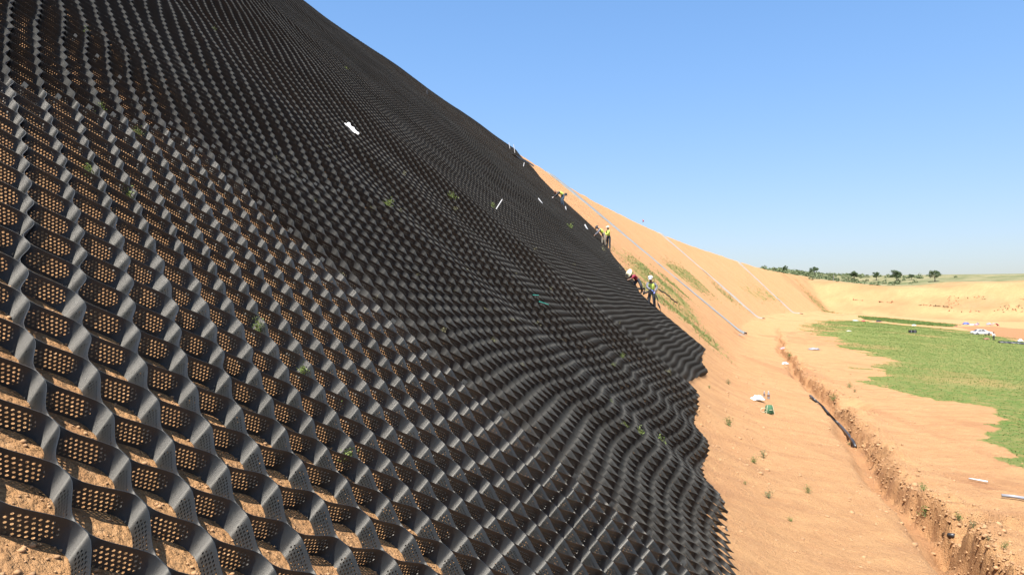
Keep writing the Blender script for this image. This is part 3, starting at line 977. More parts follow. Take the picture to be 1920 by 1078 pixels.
# ---------------------------------------------------------------- liners / gutters running down the bare slope
def gutter(p0, p1, wpx, label, mat):
    """strip of pale liner lying on the slope from crest to toe"""
    b = hit(*p1); x0, y0 = p0
    while True:
        a = hit(x0, y0)
        if a.y < b.y * 1.16: break
        y0 += 1.0
    n = 70; V = []; F = []
    mp = [Vector(a).lerp(Vector(b), i / n) for i in range(n + 1)]
    wd = (5.5 if wpx > 7 else 3.2) * wpx / 1400 * a.lerp(b, .5).y
    across = Vector((b.x - a.x, b.y - a.y, 0)).normalized().cross(Vector((0, 0, 1)))
    for i, p in enumerate(mp):
        x, y = p.x, p.y
        k = .25 * math.sin(i * .23) * .6
        for sgn, up in ((-1, -.35), (-.82, .12), (.82, .12), (1, -.35)):
            q = Vector((x, y, 0)) + across * (sgn * wd * .5 + k * .3)
            z = float(height(q.x, q.y))
            V.append((q.x, q.y, z + up * .55 + .24))
    for i in range(n):
        for j in range(3):
            F.append([i * 4 + j, i * 4 + j + 1, i * 4 + j + 5, i * 4 + j + 4])
    o = mesh_np("drain_liner", np.array(V), np.array(F), mat, smooth=False)
    return tag(o, label, "drain liner", "pale drain liners down the bare slope")
gutter((1032, 326), (1398, 627), 9, "long grey drain liner down the bare slope, nearest the workers", M_CONC)
gutter((1237, 437), (1432, 598), 6, "pale narrow drain liner down the bare slope, middle of the three", M_LINER2)
gutter((1384, 487), (1503, 589), 4, "pale thin drain liner down the bare slope, furthest from the mat", M_LINER2)

# ---------------------------------------------------------------- small things lying about
def stick(p0, p1, rad, mat, name, label, cat, group=None, seg=8):
    bm = bmesh.new(); a = Vector(p0); b = Vector(p1)
    tube_bm(bm, [(0, 0, 0), tuple((b - a) * .5), tuple(b - a)], rad, seg)
    o = bm_obj(name, bm, mat, loc=a, smooth=False)
    return tag(o, label, cat, group)
def stake(px0, py0, px1, py1, wpx, label, depth_off=0.0):
    a = on_mat(px0, py0, 0.05)
    b = Vector(((px1 - 960) / 1400 * (a.y - depth_off), a.y - depth_off, (580 - py1) / 1400 * (a.y - depth_off)))
    stick(a, b, wpx / 1400 * a.y * .5, M_WHITE, "stake", label, "stake", "white stakes on the mat")
stake(931, 394, 942, 374, 2.2, "long white stake leaning right out of the middle of the mat")
stake(1015, 384, 1009, 372, 2.2, "short white stake leaning left on the upper mat")
stake(1061, 394, 1060, 387, 2.2, "short white stake below the bending upper worker")
stake(1102, 431, 1096, 421, 3.0, "thick white stake lying at the mat edge above the paired workers")
stake(983, 313, 983, 305, 1.4, "thin upright white stake at the bare notch near the crest")
stake(964, 288, 963, 271, 1.0, "thin pale rod standing on the crest, right of two")
stake(955, 280, 954, 268, 1.0, "thin pale rod standing on the crest, left of two")
stake(801, 178, 801, 169, 3.0, "stubby post on the crest line of the mat")
C = bpy.data.objects["stake.007"]; C.data.materials[0] = M_DARKCLOTH; C["label"] = "stubby dark post on the crest line of the black mat"; C["category"] = "post"

def crumple(name, loc, sx, sy, sz, mat, label, cat, seed, nrm=None, group=None, flat=False):
    """thin crumpled sheet heap"""
    r = np.random.default_rng(seed); n = 12
    V = []; F = []
    for i in range(n):
        for j in range(n):
            u, v = i / (n - 1) * 2 - 1, j / (n - 1) * 2 - 1
            e = max(0, 1 - (abs(u) ** 3 + abs(v) ** 3) * .8)
            V.append((u * sx * .5 * (1 + .15 * r.normal()), v * sy * .5 * (1 + .15 * r.normal()), sz * (.15 + .85 * e * r.random())))
    for i in range(n - 1):
        for j in range(n - 1):
            a = i * n + j; F.append([a, a + 1, a + n + 1, a + n])
    o = mesh_np(name, np.array(V), np.array(F), mat, loc=loc)
    if nrm is not None: o.rotation_euler = Vector(nrm).to_track_quat('Z', 'Y').to_euler()
    md = o.modifiers.new("thick", 'SOLIDIFY'); md.thickness = max(.004, sz * .05)
    return tag(o, label, cat, group)


# white sheet on the mat, long and tapering
ca = on_mat(652, 237, .12); cb = on_mat(676, 258, .12)
V = []; F = []
for i in range(9):
    t = i / 8; c = ca.lerp(cb, t); Yv, vv = c.y, c.z - .12
    w2 = (.10 - .055 * t) * (1 + .2 * math.sin(i * 2.3)) * ca.y / 11
    for j in range(4):
        s = (j / 3 - .5) * 2
        V.append((c.x + s * w2 * .35, c.y + s * w2 * .25, c.z + s * w2 * .55 * .4 + .02 * math.sin(i * 1.9 + j * 2.1) + .015))
for i in range(8):
    for j in range(3): F.append([i * 4 + j, i * 4 + j + 1, (i + 1) * 4 + j + 1, (i + 1) * 4 + j])
o = mesh_np("plastic_sheet", np.array(V), np.array(F), M_WHITE); solid(o, .004)
tag(o, "crumpled long white plastic scrap lying on the upper part of the mat", "plastic scrap")

def cord(pxs, name, label, mat, rad):
    pts = [on_mat(x, y, .12) for x, y in pxs]; a = pts[0]
    bm = bmesh.new(); tube_bm(bm, [tuple(p - a) for p in pts], rad, 6)
    tag(bm_obj(name, bm, mat, loc=a), label, "cord", "green cords on the mat")
cord([(996, 558), (1001, 558.4), (1006, 558.5)], "cord", "short bright green cord lying on the mat, upper one of two", M_GREEN, .009)
cord([(1008, 570.5), (1015, 573), (1024, 576)], "cord", "bright green cord lying aslant on the mat, lower one of two", M_GREEN, .009)

# bag, bottles and green canvas bag on the slope
p = hit(1421, 751); s = p.y / 1400
crumple("plastic_bag", p, 24 * s, 16 * s, 11 * s, M_WHITE, "crumpled white plastic bag lying beside two water bottles", "plastic bag", 4)
def bottle(px, py, h, label):
    p = hit(px, py); bm = bmesh.new()
    root = empty("bottle", p); tag(root, label, "bottle", "water bottles on the slope")
    tube_bm(bm, [(0, 0, 0), (0, 0, h * .08), (0, 0, h * .66), (0, 0, h * .86), (0, 0, h * .93)], [h * .14, h * .155, h * .155, h * .06, h * .055], 14)
    bm_obj("body", bm, M_GREYPIPE, root, True)
    bm = bmesh.new(); tube_bm(bm, [(0, 0, h * .93), (0, 0, h)], h * .065, 10); bm_obj("cap", bm, M_WHITE, root)
    bm = bmesh.new(); tube_bm(bm, [(0, 0, h * .3), (0, 0, h * .55)], h * .16, 14, False); bm_obj("wrapper", bm, M_BROWN, root)
    return p
pb = hit(1441, 748)
bottle(1441, 748, 15 / 1400 * pb.y, "upright water bottle standing clear to the right of the white bag")
bottle(1433, 744, 11 / 1400 * pb.y, "water bottle leaning against the white plastic bag")
p = hit(1442, 776); s = p.y / 1400
root = empty("canvas_bag", p, R(12)); tag(root, "dark green canvas bag with loop handle on the bare slope", "bag")
bm = bmesh.new(); box_bm(bm, (0, 0, 8.5 * s), (17 * s, 9 * s, 17 * s), taper=.62)
bmesh.ops.bevel(bm, geom=list(bm.edges), offset=1.3 * s, segments=2)
bm_obj("bag_body", bm, M_OLIVE, root, True)
bm = bmesh.new(); tube_bm(bm, [(math.cos(a) * 6 * s - 12 * s, -1 * s, 8 * s + math.sin(a) * 4 * s) for a in np.linspace(0.2, 6, 14)], .5 * s, 6, False)
bm_obj("handle", bm, M_STRAW, root)
bm = bmesh.new()
for sx_ in (-1, 1): tube_bm(bm, [(sx_ * 8.2 * s, -4.8 * s, .5 * s), (sx_ * 5.2 * s, -3.1 * s, 17 * s)], .45 * s, 5)
tube_bm(bm, [(-2 * s, -4.4 * s, 8 * s), (4 * s, -4.4 * s, 8 * s)], .5 * s, 5)
tag(bm_obj("trim", bm, M_STRAW, root), "pale piping on the seams")

# pipes
def pipe(pxs, rpx, mat, name, label, lift=0.04):
    pts = [hit(x, y, 0) for x, y in pxs]
    r = rpx / 1400 * pts[0].y
    pts = [q + Vector((0, 0, r * .8 + lift)) for q in pts]; a = pts[0]
    bm = bmesh.new(); tube_bm(bm, [tuple(q - a) for q in pts], r, 10)
    tag(bm_obj(name, bm, mat, smooth=True, loc=a), label, "pipe")
pipe([(1519, 745), (1530, 755), (1543, 766), (1553, 779), (1565, 791), (1577, 803), (1590, 818), (1600, 832), (1604, 842)], 2.1, M_BLACKPIPE, "pipe", "long bent black pipe lying along the left lip of the trench")
pipe([(1770, 1001), (1780, 1002), (1790, 1003)], 4.0, M_BLACKPIPE, "pipe", "short black pipe crossing the trench near the lower right corner", -.04)
pipe([(1878, 934), (1900, 936), (1925, 940)], 3.0, M_GREYPIPE, "pipe", "blue grey pipe lying on flat ground at the right edge")
pipe([(1817, 901), (1835, 904), (1852, 907)], 1.6, M_WHITE, "pipe", "thin whitish pipe lying on flat ground right of the trench")

def litter(px, py, wpx, hpx, mat, label, seed, name="litter", cat="litter", group=None):
    p = hit(px, py); s = p.y / 1400
    return crumple(name, p, wpx * s, wpx * s * .8, hpx * s, mat, label, cat, seed, None, group)
litter(1472, 683, 12, 5, M_WHITE, "white plastic scrap caught in the trench beside a weed", 11)
litter(1468, 655, 10, 5, M_PINK, "pinkish plastic scrap in the upper trench", 12)
litter(1526, 656, 18, 5, M_GREYPIPE, "heap of grey plastic litter on the bare floor left of the field", 13)
litter(1386, 628, 22, 1.5, M_CONC, "scrap of pale liner at the foot of the long drain liner", 14)
litter(1604, 602, 9, 2.5, M_WHITE, "whitish scrap at the far left end of the field edge", 15)
litter(1619, 603, 5, 3.5, M_RED, "small reddish object at the far edge of the field", 16)
litter(1647, 604, 9, 4.5, M_BLACKPIPE, "small black heap at the far edge of the field", 17)
litter(1714, 611, 7, 3, M_WHITE, "small white scrap right above the black roll in the field", 18)
litter(1793, 613, 5, 3.5, M_BROWN, "small dark bundle left of the blue tarpaulin", 19)
litter(1592, 621, 7, 1.5, M_WHITE, "pale scrap lying in the left part of the field", 20)
litter(1811, 609, 11, 6, M_BLUE, "crumpled blue tarpaulin heap below the far bank", 21, "tarpaulin", "tarpaulin")
litter(1822, 610, 8, 3.5, M_WCLOTH, "whitish sheet heap right beside the blue tarpaulin", 22, "sheet_heap", "sheet")
litter(1830, 611, 7, 5, M_PINK, "pinkish sheet heap between the blue tarpaulin and the bundle", 23, "sheet_heap", "sheet")
litter(1833, 609, 5, 5, M_GREYCLOTH, "grey bundle behind the pinkish sheet heap", 24, "bundle", "bundle")
litter(1854, 610, 9, 5.5, M_GREYPIPE, "grey covered pile left of the pale arched frame", 25, "covered_pile", "pile")
litter(1850, 637, 10, 4, M_BROWN, "low brown heap in the grass below the white car", 26, "soil_heap", "heap")

# arched frame
p = hit(1867, 612); s = p.y / 1400
root = empty("arched_frame", p); tag(root, "small arched frame with pinkish cover below the far bank", "tent frame")
for yy in (0, 1.2):
    bm = bmesh.new(); tube_bm(bm, [(math.cos(a) * 6.5 * s, yy, math.sin(a) * 6 * s) for a in np.linspace(0, math.pi, 12)], .09, 6)
    bm_obj("arch", bm, M_PINK, root, True)
V = []; F = []
for i, a in enumerate(np.linspace(.25, 2.2, 9)):
    for j in (0, 1.2): V.append((math.cos(a) * 6.6 * s, j, math.sin(a) * 6.1 * s))
for i in range(8): F.append([2 * i, 2 * i + 1, 2 * i + 3, 2 * i + 2])
o = mesh_np("cover", np.array(V), np.array(F), M_PINK, root); solid(o, .03)

# black roll in the field, black netting heap at the right edge
p = hit(1711, 624); s = p.y / 1400
root = empty("mat_roll", p, R(-8)); tag(root, "black roll of folded geocell lying alone in the green field", "mat roll")
bm = bmesh.new(); box_bm(bm, (0, 0, 2.6 * s), (13 * s, 5 * s, 5.4 * s)); bmesh.ops.bevel(bm, geom=list(bm.edges), offset=.9 * s, segments=2)
bm_obj("folded_mat", bm, M_RUBBER, root)
for xx in (-3, 3.4):
    bm = bmesh.new(); box_bm(bm, (xx * s, 0, 2.6 * s), (.7 * s, 5.3 * s, 5.8 * s)); bm_obj("strap", bm, M_GREYPIPE, root)
p = hit(1898, 644); s = p.y / 1400
V = []; F = []; r = np.random.default_rng(3); nx = 24
for i in range(nx):
    t = i / (nx - 1); x = -26 + 56 * t
    for j in range(6):
        y = (j / 5 - .5) * (14 * t + 1.5) * 2.2
        q = (p.x + x * s, p.y + y * s - t * 3)
        V.append((q[0], q[1], float(height(*q)) + (.08 + .32 * r.random()) * (1 if 0 < j < 5 else .2)))
for i in range(nx - 1):
    for j in range(5): F.append([i * 6 + j, i * 6 + j + 1, (i + 1) * 6 + j + 1, (i + 1) * 6 + j])
o = mesh_np("netting", np.array(V), np.array(F), M_BLACKPIPE); solid(o, .05)
tag(o, "long dark sheet of netting spread on the grass at the right edge", "netting")
litter(1913, 641, 9, 6, M_WCLOTH, "pale heap on the end of the dark netting", 31, "sheet_heap", "sheet")

# thin pole on the rim, pink flag on the crest
p = hit(1563, 527, 0, 400, 900); s = p.y / 1400
stick(p, p + Vector((0, 0, 13 * s)), .16, M_CONC, "pole", "thin pale pole standing in the scrub on the far rim", "pole")
p = hit(1205, 418, 0, 60, 400)
if p.y > 350: p = pt(33.0, 186.0)
s = p.y / 1400
root = empty("flag", p); tag(root, "small pink flag on the bare crest line", "flag")
bm = bmesh.new(); tube_bm(bm, [(0, 0, -.1), (0, 0, 6.5 * s)], .035, 6); bm_obj("flag_pole", bm, M_STEEL, root)
V = [(0, 0, 2.6 * s), (0, 0, 6.3 * s), (1.5 * s, .1, 5.6 * s), (2.8 * s, -.1, 2.2 * s), (1.6 * s, .15, 1.9 * s)]
o = mesh_np("cloth", np.array(V), np.array([[0, 1, 2], [0, 2, 4], [4, 2, 3]]), M_RED, root); solid(o, .01)

# ---------------------------------------------------------------- white car
def car():
    p = hit(1840, 628); 
    root = empty("parked_car", p + Vector((0, 0, 0)), R(-4)); tag(root, "white saloon car parked at the edge of the field", "car")
    prof = [(-2.3, .28), (-2.34, .62), (-2.25, .86), (-1.75, .95), (-1.05, 1.38), (-.75, 1.45), (.25, 1.45), (.65, 1.36), (1.25, .98), (2.05, .84), (2.3, .68), (2.33, .3)]
    prof2 = [(-2.3, .28), (-2.34, .62), (-2.25, .86), (-1.75, .95), (1.25, .98), (2.05, .84), (2.3, .68), (2.33, .3)]
    def extr(prof, w, wtop, mat, name, par, z_t=.96):
        bm = bmesh.new(); L = []
        for sy in (-1, 1):
            L.append([bm.verts.new((x, sy * (w if z < z_t else wtop), z)) for x, z in prof])
        n = len(prof)
        for i in range(n):
            bm.faces.new((L[0][i], L[0][(i + 1) % n], L[1][(i + 1) % n], L[1][i]))
        bm.faces.new(L[0][::-1]); bm.faces.new(L[1])
        bmesh.ops.recalc_face_normals(bm, faces=list(bm.faces))
        bmesh.ops.bevel(bm, geom=list(bm.edges), offset=.05, segments=2, affect='EDGES')
        return bm_obj(name, bm, mat, par)
    extr(prof2, .88, .88, M_CARPAINT, "body", root)
    extr([(-1.72, .94), (-1.02, 1.36), (-.72, 1.44), (.25, 1.44), (.62, 1.35), (1.22, .96)], .80, .62, M_CARPAINT, "roof", root, 1.0)
    for sy in (-1, 1):
        for nm, q in (("side_window", [(-1.3, 1.0), (-.85, 1.33), (-.45, 1.36), (-.4, 1.0)]), ("side_window", [(-.32, 1.0), (-.36, 1.36), (.28, 1.36), (.78, 1.0)])):
            bm = bmesh.new()
            a = [bm.verts.new((x, sy * (.815 - (z - 1.0) * .48), z)) for x, z in q]; b = [bm.verts.new((x, sy * (.80 - (z - 1.0) * .48 - .02), z)) for x, z in q]
            bm.faces.new(a); bm.faces.new(b[::-1])
            for i in range(4): bm.faces.new((a[i], a[(i + 1) % 4], b[(i + 1) % 4], b[i]))
            bm_obj(nm, bm, M_GLASS, root)
        for x in (-1.4, 1.42):
            bm = bmesh.new(); tube_bm(bm, [(x, sy * .70, .31), (x, sy * .90, .31)], .32, 18); wh = bm_obj("wheel", bm, M_RUBBER, root)
            bm = bmesh.new(); tube_bm(bm, [(x, sy * .89, .31), (x, sy * .915, .31)], .19, 12); bm_obj("rim", bm, M_STEEL, wh)
        bm = bmesh.new(); box_bm(bm, (-2.27, sy * .66, .68), (.12, .3, .14)); bm_obj("headlight", bm, M_LAMP, root)
    for x0, x1, z0, z1, nm in ((-1.66, -1.08, 1.0, 1.34, "windscreen"), (1.16, .68, 1.0, 1.33, "rear_window")):
        bm = bmesh.new(); d = -.03 if x0 < 0 else .03
        vs = [bm.verts.new((x, y, z)) for x, y, z in ((x0 + d, -.68, z0), (x0 + d, .68, z0), (x1 + d, .6, z1), (x1 + d, -.6, z1))]
        us = [bm.verts.new((v.co.x - d, v.co.y, v.co.z - .01)) for v in vs]
        bm.faces.new(vs); bm.faces.new(us[::-1])
        for i in range(4): bm.faces.new((vs[i], vs[(i + 1) % 4], us[(i + 1) % 4], us[i]))
        bm_obj(nm, bm, M_GLASS, root)
car()

# ---------------------------------------------------------------- people
def skin(name, joints, edges, mat, parent=None, loc=None, root=None, sub=2, rot=0):
    """joints: name -> (x, y, z, r); edges between names; one smooth continuous surface"""
    names = list(joints); idx = {n: i for i, n in enumerate(names)}
    me = bpy.data.meshes.new(name)
    me.from_pydata([joints[n][:3] for n in names], [(idx[a], idx[b]) for a, b in edges], [])
    o = bpy.data.objects.new(name, me); COL.objects.link(o)
    md = o.modifiers.new("Skin", 'SKIN'); md.use_smooth_shade = True; md.branch_smoothing = .6
    if not me.skin_vertices: 
        bpy.context.view_layer.objects.active = o
    lay = me.skin_vertices[0] if me.skin_vertices else None
    if lay:
        for n in names:
            r = joints[n][3]; lay.data[idx[n]].radius = (r, r) if not isinstance(r, tuple) else r
            lay.data[idx[n]].use_root = (n == (root or names[0]))
    ss = o.modifiers.new("Sub", 'SUBSURF'); ss.levels = sub; ss.render_levels = sub
    dg = bpy.context.evaluated_depsgraph_get()
    m2 = bpy.data.meshes.new_from_object(o.evaluated_get(dg))
    o.modifiers.clear(); o.data = m2
    m2.materials.clear(); m2.materials.append(mat)
    for pl in m2.polygons: pl.use_smooth = True
    if loc is not None: o.location = loc
    o.rotation_euler = (0, 0, rot)
    if parent is not None: o.parent = parent
    return o

def person(loc, J, label, clothes, hat, group="workers laying the mat", rot=0.0, sleeve=True, scale=1.0, gloves=None):
    """J: joint positions (x right, y away, z up) in metres, origin between the feet"""
    P = {k: Vector(v) * scale for k, v in J.items()}
    neck = P['neck']; head = P['head']; hd = (head - neck).normalized()
    fwd = Vector(J.get('face', (0, -1, 0))).normalized()
    jt = {'pelvis': (*P['pelvis'], .125), 'waist': (*P['pelvis'].lerp(P['chest'], .5), .115), 'chest': (*P['chest'], .135), 'neck': (*neck, .055),
          'head0': (*(neck + hd * .09), .075), 'head1': (*(neck + hd * .19 + fwd * .01), .092), 'head2': (*(neck + hd * .27), .06),
          'nose': (*(neck + hd * .15 + fwd * .10), .018)}
    ed = [('pelvis', 'waist'), ('waist', 'chest'), ('chest', 'neck'), ('neck', 'head0'), ('head0', 'head1'), ('head1', 'head2'), ('head0', 'nose')]
    for s in ('l', 'r'):
        jt[s + 'sh'] = (*P[s + 'sh'], .062); jt[s + 'el'] = (*P[s + 'el'], .045); jt[s + 'wr'] = (*P[s + 'wr'], .03)
        d = (P[s + 'wr'] - P[s + 'el']).normalized(); side = d.cross(Vector((0, 0, 1)))
        side = side.normalized() if side.length > .1 else Vector((1, 0, 0))
        palm = P[s + 'wr'] + d * .07; jt[s + 'palm'] = (*palm, .033)
        ed += [('chest', s + 'sh'), (s + 'sh', s + 'el'), (s + 'el', s + 'wr'), (s + 'wr', s + 'palm')]
        for i, (o_, l_) in enumerate(((-.030, .075), (-.010, .088), (.010, .083), (.030, .068))):
            jt[f'{s}f{i}'] = (*(palm + side * o_ + d * l_ * .55), .0095); jt[f'{s}g{i}'] = (*(palm + side * o_ * 1.1 + d * l_ + Vector((0, 0, -.02))), .008)
            ed += [(s + 'palm', f'{s}f{i}'), (f'{s}f{i}', f'{s}g{i}')]
        jt[s + 'th'] = (*(P[s + 'wr'] + d * .045 + side * .05), .011); ed.append((s + 'palm', s + 'th'))
        jt[s + 'hip'] = (*P[s + 'hip'], .085); jt[s + 'kn'] = (*P[s + 'kn'], .058); jt[s + 'an'] = (*P[s + 'an'], .04)
        jt[s + 'toe'] = (*(P[s + 'an'] + Vector((fwd.x, fwd.y, 0)).normalized() * .15 + Vector((0, 0, -.05))), .035)
        ed += [('pelvis', s + 'hip'), (s + 'hip', s + 'kn'), (s + 'kn', s + 'an'), (s + 'an', s + 'toe')]
    for k in jt:                      # smaller skin under the clothes
        pass
    body = skin("person", jt, ed, M_SKIN, None, loc, 'pelvis', 1, rot)
    tag(body, label, "person", group)
    g = .022
    def sub(keys, add, name, mat, root, r_over=None):
        q = {k: (*jt[k][:3], (r_over or {}).get(k, jt[k][3] + add)) for k in keys}
        e = [(a, b) for a, b in ed if a in keys and b in keys]
        return skin(name, q, e, mat, body, None, root, 1)
    trm, shm, vest = clothes
    sub(['pelvis', 'waist', 'lhip', 'rhip', 'lkn', 'rkn', 'lan', 'ran'], g, "trousers", trm, 'pelvis')
    for s in 'lr': sub([s + 'an', s + 'toe'], g * .9, "boot", M_RUBBER, s + 'an')
    sub(['pelvis', 'waist', 'chest', 'neck', 'lsh', 'rsh', 'lel', 'rel', 'lwr', 'rwr'] if sleeve else ['pelvis', 'waist', 'chest', 'neck', 'lsh', 'rsh', 'lel', 'rel'], g * .9, "shirt", shm, 'pelvis', {'neck': .06})
    if vest: sub(['pelvis', 'waist', 'chest', 'lsh', 'rsh'], g * 1.9, "vest", vest, 'pelvis')
    if gloves:
        for s in 'lr': sub([s + 'wr', s + 'palm'] + [f'{s}{c}{i}' for c in 'fg' for i in range(4)] + [s + 'th'], .006, "glove", gloves, s + 'wr')
    kind, hm = hat
    bm = bmesh.new(); top = neck + hd * .20
    q = hd.to_track_quat('Z', 'Y').to_matrix().to_4x4()
    if kind == 'straw':
        tube_bm(bm, [(0, 0, .0), (0, 0, .012), (0, 0, .03), (0, 0, .10), (0, 0, .135)], [.27, .27, .115, .105, .05], 24)
    elif kind == 'cap':
        tube_bm(bm, [(0, 0, -.02), (0, 0, .05), (0, 0, .10), (0, 0, .115)], [.118, .122, .085, .03], 16)
        f2 = q.inverted().to_3x3() @ fwd
        box_bm(bm, (f2.x * .13, f2.y * .13, .0), (.14, .14, .012))
    else:
        tube_bm(bm, [(0, 0, .0), (0, 0, .012), (0, 0, .03), (0, 0, .09), (0, 0, .11)], [.17, .17, .12, .10, .04], 18)
    h = bm_obj("hat", bm, hm, body, True)
    h.matrix_local = Matrix.Translation(top) @ q
    return body

STAND = dict(pelvis=(0, 0, .92), chest=(0, 0, 1.27), neck=(0, 0, 1.44), head=(0, -.02, 1.6), lsh=(-.19, 0, 1.37), rsh=(.19, 0, 1.37),
             lel=(-.25, -.02, 1.1), rel=(.25, -.02, 1.1), lwr=(-.22, -.16, .88), rwr=(.22, -.16, .88), lhip=(-.10, 0, .86), rhip=(.10, 0, .86),
             lkn=(-.11, -.02, .48), rkn=(.11, -.02, .48), lan=(-.12, 0, .08), ran=(.12, 0, .08))
def pose(**k):
    d = dict(STAND); d.update(k); return d

# right-hand lower worker: stands, looks down, both hands on the lifted strip
pw5 = hit(1222, 580); pw5.z -= .02
j5 = pose(pelvis=(0, .02, .92), chest=(-.05, -.02, 1.26), neck=(-.07, -.07, 1.42), head=(-.09, -.14, 1.58), lsh=(-.23, -.04, 1.36), rsh=(.13, .0, 1.36),
          lel=(-.27, -.18, 1.12), rel=(.27, .0, 1.14), lwr=(-.10, -.34, 1.0), rwr=(.12, -.22, .92), lkn=(-.15, -.06, .50), rkn=(.12, -.02, .46), lan=(-.16, .02, .16), ran=(.16, .02, .02), face=(-.3, -.8, -.5))
person(pw5, j5, "standing worker in yellow vest, grey sleeves and white cap at the mat edge", (M_DARKCLOTH, M_GREYCLOTH, M_VEST), ('cap', M_WCLOTH), gloves=M_BLUE)
# crouching worker in straw hat
pw4 = hit(1196, 548)
j4 = pose(pelvis=(.02, .12, .66), chest=(-.22, -.02, .86), neck=(-.36, -.10, .93), head=(-.48, -.16, .98), lsh=(-.36, .10, .92), rsh=(-.20, -.18, .92),
          lel=(-.50, .0, .70), rel=(-.42, -.34, .72), lwr=(-.62, -.22, .62), rwr=(-.66, -.30, .62), lhip=(-.05, .14, .62), rhip=(.08, .06, .62),
          lkn=(-.24, .05, .36), rkn=(.16, -.14, .34), lan=(-.06, .14, .12), ran=(.24, .04, .02), face=(-.6, -.5, -.6))
person(pw4, j4, "crouching worker in wide straw hat and maroon shirt with white sleeves", (M_DARKCLOTH, M_MAROON, None), ('straw', M_STRAW), sleeve=False, gloves=M_WCLOTH)
# paired workers higher up
pw2 = hit(1130, 461)
j2 = pose(pelvis=(.08, .05, .88), chest=(-.16, -.02, 1.16), neck=(-.28, -.05, 1.26), head=(-.42, -.10, 1.34), lsh=(-.24, .14, 1.22), rsh=(-.20, -.18, 1.22),
          lel=(-.40, .08, .98), rel=(-.38, -.22, .96), lwr=(-.56, -.05, .82), rwr=(-.56, -.14, .80), lhip=(.02, .08, .82), rhip=(.14, -.02, .82),
          lkn=(-.02, .04, .46), rkn=(.16, -.06, .44), lan=(-.04, .06, .10), ran=(.20, .0, .0), face=(-.8, -.3, -.5))
person(pw2, j2, "stooping worker in yellow vest and dark hat, left of the upper pair", (M_KHAKI, M_GREYCLOTH, M_VEST), ('hat', M_DARKCLOTH))
pw3 = hit(1141, 467)
j3 = pose(lsh=(-.08, .17, 1.37), rsh=(.02, -.18, 1.37), lel=(-.22, .16, 1.12), rel=(-.10, -.26, 1.10), lwr=(-.42, .05, 1.02), rwr=(-.34, -.18, 1.0),
          head=(-.06, -.02, 1.6), face=(-.9, -.3, -.2), lkn=(-.08, .06, .48), rkn=(.08, -.06, .46), lan=(-.08, .08, .1), ran=(.10, -.06, .0))
person(pw3, j3, "upright worker in yellow vest, pale hat and dark trousers, right of the upper pair", (M_DARKCLOTH, M_VEST, M_VEST), ('hat', M_STRAW))
# highest worker, bending over
pw1 = hit(1053, 387)
j1 = pose(pelvis=(.16, .06, .92), chest=(-.14, .0, 1.12), neck=(-.30, -.03, 1.16), head=(-.44, -.06, 1.14), lsh=(-.20, .17, 1.14), rsh=(-.18, -.17, 1.14),
          lel=(-.36, .18, .90), rel=(-.40, -.20, .90), lwr=(-.60, .08, .78), rwr=(-.62, -.14, .74), lhip=(.10, .10, .86), rhip=(.20, -.02, .86),
          lkn=(-.02, .06, .50), rkn=(.08, -.04, .48), lan=(.04, .10, .10), ran=(.18, .0, .02), face=(-.7, -.1, -.7))
person(pw1, j1, "highest worker bending over in yellow vest and blue trousers with a waist pouch", (M_NAVY, M_DARKCLOTH, M_VEST), ('hat', M_BROWN))
b = pw1 + Vector((-.66, -.1, .72)); stick(b, b + Vector((-.55, -.1, -.28)), .035, M_WHITE, "stake", "white stake held by the highest worker", "stake", "white stakes on the mat")
bm = bmesh.new(); box_bm(bm, (0, 0, 0), (.22, .16, .2)); bmesh.ops.bevel(bm, geom=list(bm.edges), offset=.04, segments=2)
tag(bm_obj("waist_pouch", bm, M_DARKCLOTH, loc=pw1 + Vector((.34, .02, .96))), "dark pouch on the hip of the highest worker", "pouch")
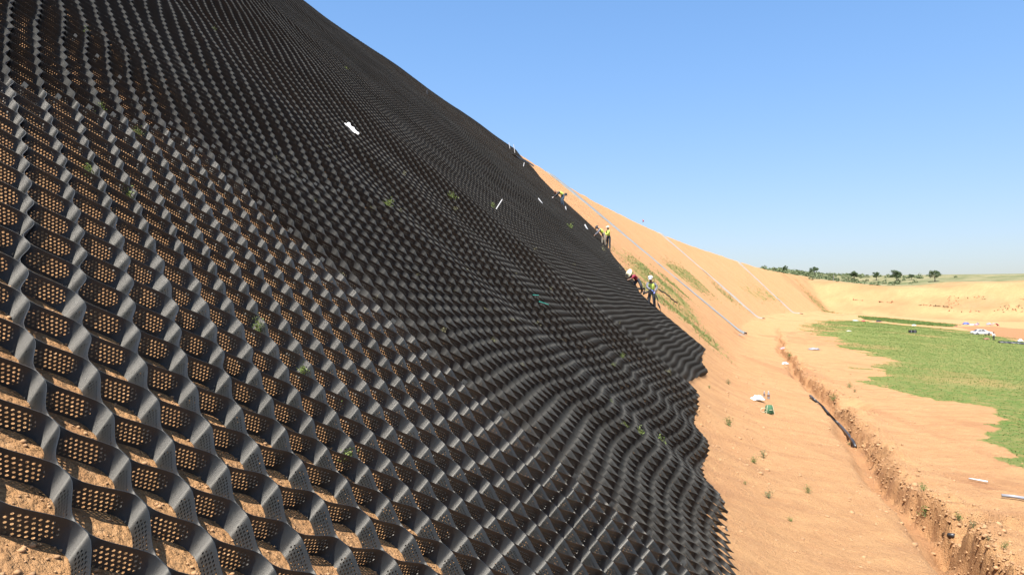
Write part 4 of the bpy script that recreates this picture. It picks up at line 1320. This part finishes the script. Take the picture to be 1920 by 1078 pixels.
# far person by the car
pw6 = hit(1863, 638)
j6 = pose(face=(.2, -1, 0))
person(pw6, j6, "distant person in white top and black trousers standing in the field near the car", (M_DARKCLOTH, M_WCLOTH, None), ('cap', M_DARKCLOTH), group="person in the field")

# loose strips held up by the lower pair
def loose(pts, label, hgt=.12):
    pts = [Vector(p) for p in pts]; a = pts[0]; V = []; F = []; UV = []
    n = 28
    def cr(t):
        k = t * (len(pts) - 1); i = min(int(k), len(pts) - 2); f = k - i
        p0 = pts[max(i - 1, 0)]; p1 = pts[i]; p2 = pts[i + 1]; p3 = pts[min(i + 2, len(pts) - 1)]
        return .5 * ((2 * p1) + (p2 - p0) * f + (2 * p0 - 5 * p1 + 4 * p2 - p3) * f * f + (3 * p1 - p0 - 3 * p2 + p3) * f ** 3)
    for i in range(n + 1):
        p = cr(i / n) - a; w = .02 * math.sin(i * 1.1)
        V += [tuple(p + Vector((w, -w, 0))), tuple(p + Vector((w + .02, -w, hgt)))]
        UV += [(i * .3, 0), (i * .3, 1)]
    for i in range(n): F.append([2 * i, 2 * i + 2, 2 * i + 3, 2 * i + 1])
    o = mesh_np("loose_strip", np.array(V), np.array(F), M_HDPE0, uv=np.array(UV), loc=a, smooth=True); solid(o, .004)
    tag(o, label, "plastic strip", "loose ends of the mat being joined")
loose([pw4 + Vector((-.35, -.3, .1)), pw4 + Vector((.3, -.3, .12)), pw5 + Vector((-.5, -.35, .75)), pw5 + Vector((-.08, -.4, .95))], "black strip hanging in a curve from the crouching to the standing worker")
loose([pw5 + Vector((-.08, -.36, .9)), pw5 + Vector((-.3, -.4, .5)), pw5 + Vector((-.35, -.3, -.1)), pw5 + Vector((-.25, -.4, -.6))], "black strip hanging down in front of the standing worker")
loose([pw5 + Vector((.14, -.25, .9)), pw5 + Vector((.25, -.3, .3)), pw5 + Vector((.45, -.4, -.4)), pw5 + Vector((.62, -.5, -1.0))], "black strip running down right from the standing worker to the mat corner")
loose([pw5 + Vector((.3, -.1, 1.0)), pw5 + Vector((.75, .0, .75)), pw5 + Vector((1.1, .1, .45)), pw5 + Vector((1.35, .2, .3))], "dark strip stretched over the grass right of the standing worker", .06)
print("done")
